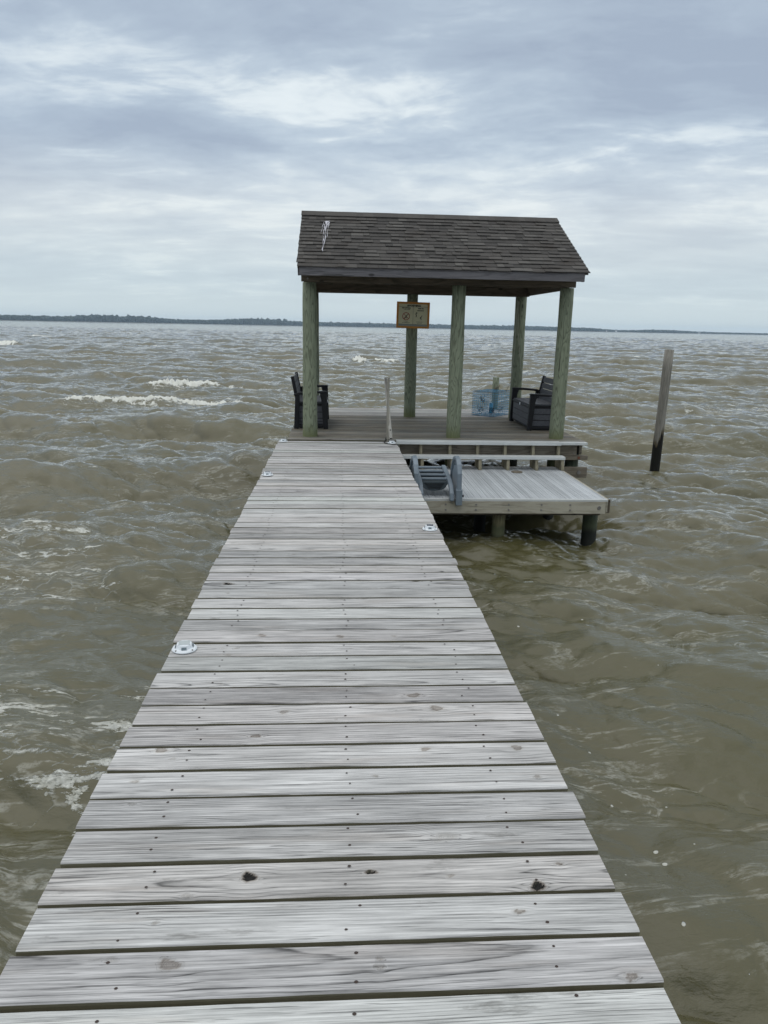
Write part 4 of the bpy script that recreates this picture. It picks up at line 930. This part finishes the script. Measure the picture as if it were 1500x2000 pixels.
    keep = t.mrange(t.math('ADD', size.outputs[1], t.math('MULTIPLY', bu, 0.10)), 0.90, 0.91)
    disc = t.math('MULTIPLY', t.mrange(t.math('SUBTRACT', rad_, bv.outputs['Distance']), 0.0, 0.03), keep)
    disc = t.math('MULTIPLY', disc, t.mrange(bu, 0.0, 0.2))
    bb = t.mrange(t.n('ShaderNodeTexVoronoi', {'Vector': p, 'Scale': 38.0}).outputs['Distance'], 0.2, 0.75, 1.0, 0.7)
    white = t.math('MAXIMUM', f, t.math('MULTIPLY', l, t.math('MULTIPLY', bb, t.mrange(n2, 0.3, 0.6, 0.6, 1.0)))); white = t.math('MAXIMUM', white, t.math('MULTIPLY', disc, 0.75))
    allf = t.math('MAXIMUM', white, t.math('MULTIPLY', streak, 0.34))
    fc = t.mix(t.noise(fp, 5.0, 3, 0.5), (0.80, 0.82, 0.80), (0.62, 0.62, 0.53))
    h2 = t.math('ADD', hgt, t.math('MULTIPLY', white, t.math('MULTIPLY', n2, 1.2)))
    bn = t.n('ShaderNodeBump', {'Height': h2, 'Strength': 0.66, 'Distance': 0.055, 'Normal': nrm}).outputs[0]
    # light scattered back out of silty water does not follow the small ripples; only the surface sheen does
    flat = t.n('ShaderNodeVectorMath', {0: t.n('ShaderNodeNewGeometry').outputs['Normal'], 1: (0.25, 0.25, 1.0), 2: (0, 0, 0.6)}, operation='MULTIPLY_ADD').outputs[0]
    flat = t.n('ShaderNodeVectorMath', {0: flat}, operation='NORMALIZE').outputs[0]
    body = t.n('ShaderNodeBsdfDiffuse', {'Color': base, 'Normal': flat}).outputs[0]
    gl = t.n('ShaderNodeBsdfAnisotropic', {'Color': (1, 1, 1, 1), 'Roughness': 0.06, 'Normal': bn}).outputs[0]
    fr = t.n('ShaderNodeFresnel', {'IOR': 1.50, 'Normal': bn}).outputs[0]
    wat = t.n('ShaderNodeMixShader', {0: fr, 1: body, 2: gl}).outputs[0]
    fsh = t.n('ShaderNodeBsdfDiffuse', {'Color': fc, 'Normal': bn}).outputs[0]
    out = t.n('ShaderNodeMixShader', {0: allf, 1: wat, 2: fsh}).outputs[0]
    t.n('ShaderNodeOutputMaterial', {0: out})
    return m
me.materials.append(mat_water())
wo = link(bpy.data.objects.new('water', me)); tag(wo, kind='structure')

# ------------------------------------------------------------------ far shore
def mat_far(name, a, b, sc):
    m, t = newmat(name); p = t.obj(); col = t.mix(t.mrange(t.noise(p, sc, 3, 0.6), 0.35, 0.65), a, b); finish(t, col, 0.9); return m
M_TREE = mat_far('far_pine_foliage', (0.012, 0.024, 0.015), (0.026, 0.042, 0.024), 0.03)
M_SHORE = mat_far('far_marsh_bank', (0.10, 0.10, 0.07), (0.16, 0.15, 0.10), 0.02)
M_HOUSE = mat_plain('white_siding', (0.7, 0.7, 0.68), 0.7, 0.05, 0.5)
M_ROOF = mat_plain('grey_house_roof', (0.16, 0.16, 0.17), 0.8, 0.1, 0.5)
def shore_dist(a):     # distance by bearing (radians from +Y); nearer in the middle
    return 3300+500*math.sin(a*3+0.6)+ 900*min(1.05, max(0, a-0.33)/0.2)
def shore_h(a):
    # bearing -> tree height in metres
    px = 750+1450*math.tan(a-psi)
    h = 15.5
    for c, wd, am in ((225, 75, 8.0), (500, 62, 8.0), (300, 30, 3.0), (1000, 90, 3.0), (1270, 55, 6.0), (60, 60, 2.0), (760, 200, 3.0)):
        h += am*math.exp(-((px-c)/wd)**2)
    if px > 1130: h -= 7.0*min(1, (px-1130)/60)
    return h
sb = MB(); az_ = np.linspace(-0.95, 0.95, 260); n = len(az_)
vs = [(shore_dist(a)*math.sin(a), shore_dist(a)*math.cos(a), -1.0) for a in az_]+[((shore_dist(a)+25)*math.sin(a), (shore_dist(a)+25)*math.cos(a), 1.6) for a in az_]+[((shore_dist(a)+300)*math.sin(a), (shore_dist(a)+300)*math.cos(a), 3.0) for a in az_]
sb.add(vs, [(i, i+1, n+i+1, n+i) for i in range(n-1)]+[(n+i, n+i+1, 2*n+i+1, 2*n+i) for i in range(n-1)])
o = sb.build('shore', M_SHORE); tag(o, kind='structure')
# trees: lumpy crowns on trunks, thousands: one mass
ico = bmesh.new(); bmesh.ops.create_icosphere(ico, subdivisions=2, radius=1.0)
iv = np.array([v.co[:] for v in ico.verts]); iff = np.array([[v.index for v in f.verts] for f in ico.faces]); ico.free()
rs = np.random.default_rng(9); Vt = []; Ft = []; b0 = 0
NTREE = 5200
for k in range(NTREE):
    a = rs.uniform(-0.80, 0.85); row = rs.uniform(0, 1)
    d = shore_dist(a)+30+row*160; ht = shore_h(a)*rs.uniform(0.88, 1.03)
    if rs.random() < 0.02: ht *= 1.12
    px_ = 750+1450*math.tan(a-psi)
    if (160 < px_ < 300 or 440 < px_ < 560) and rs.random() < 0.3: ht *= rs.uniform(1.05, 1.28)
    wd = rs.uniform(6.0, 11.0); zc_ = ht*0.56; hz_ = ht*0.47
    n_ = iv*(1+0.25*rs.standard_normal((len(iv), 1)))
    v = n_*np.array([wd, wd, hz_])+np.array([d*math.sin(a), d*math.cos(a), zc_+1])
    Vt.append(v); Ft.append(iff+b0); b0 += len(iv)
me = bpy.data.meshes.new('far_treeline'); me.from_pydata(np.concatenate(Vt).tolist(), [], np.concatenate(Ft).tolist()); me.update(); me.materials.append(M_TREE)
o = link(bpy.data.objects.new('far_treeline', me)); tag(o, 'low dark line of trees all along the far shore', 'trees', kind='stuff')
def house(px, wd, ht, label):
    a = psi+math.atan((px-750)/1450); d = shore_dist(a)+12
    t_ = thing('shore_house', label, 'house', (d*math.sin(a), d*math.cos(a), 1.2), -a, 'white houses on the far shore')
    MB().box(-wd/2, wd/2, -5, 5, 0, ht).build('wall', M_HOUSE, t_)
    MB().prism([(-5.6, ht), (5.6, ht), (0, ht+3.2)], 'x', -wd/2-0.5, wd/2+0.5).build('roof', M_ROOF, t_)
house(1183, 9, 5.5, 'tiny white house on the far shore right of the shelter, leftmost of the pale specks')
house(1341, 10, 4.0, 'tiny white house on the far shore to the right of the lone mooring pile')
house(1165, 6, 4.0, 'small pale house on the far shore just right of the right shelter posts')

# ------------------------------------------------------------------ haze
hb = MB().box(-5300, 5300, -5300, 5300, -4.0, 45.0)
mh = bpy.data.materials.new('haze'); mh.use_nodes = True; t = NT(mh.node_tree)
pv = t.n('ShaderNodeVolumePrincipled', {'Color': (0.62, 0.80, 1.0, 1), 'Density': 0.000105, 'Anisotropy': 0.1})
oo = t.n('ShaderNodeOutputMaterial'); t.t.links.new(pv.outputs[0], oo.inputs['Volume'])
o = hb.build('haze', mh); tag(o, 'thin pale blue air haze over the water', 'haze', kind='stuff')
o.display_type = 'WIRE'
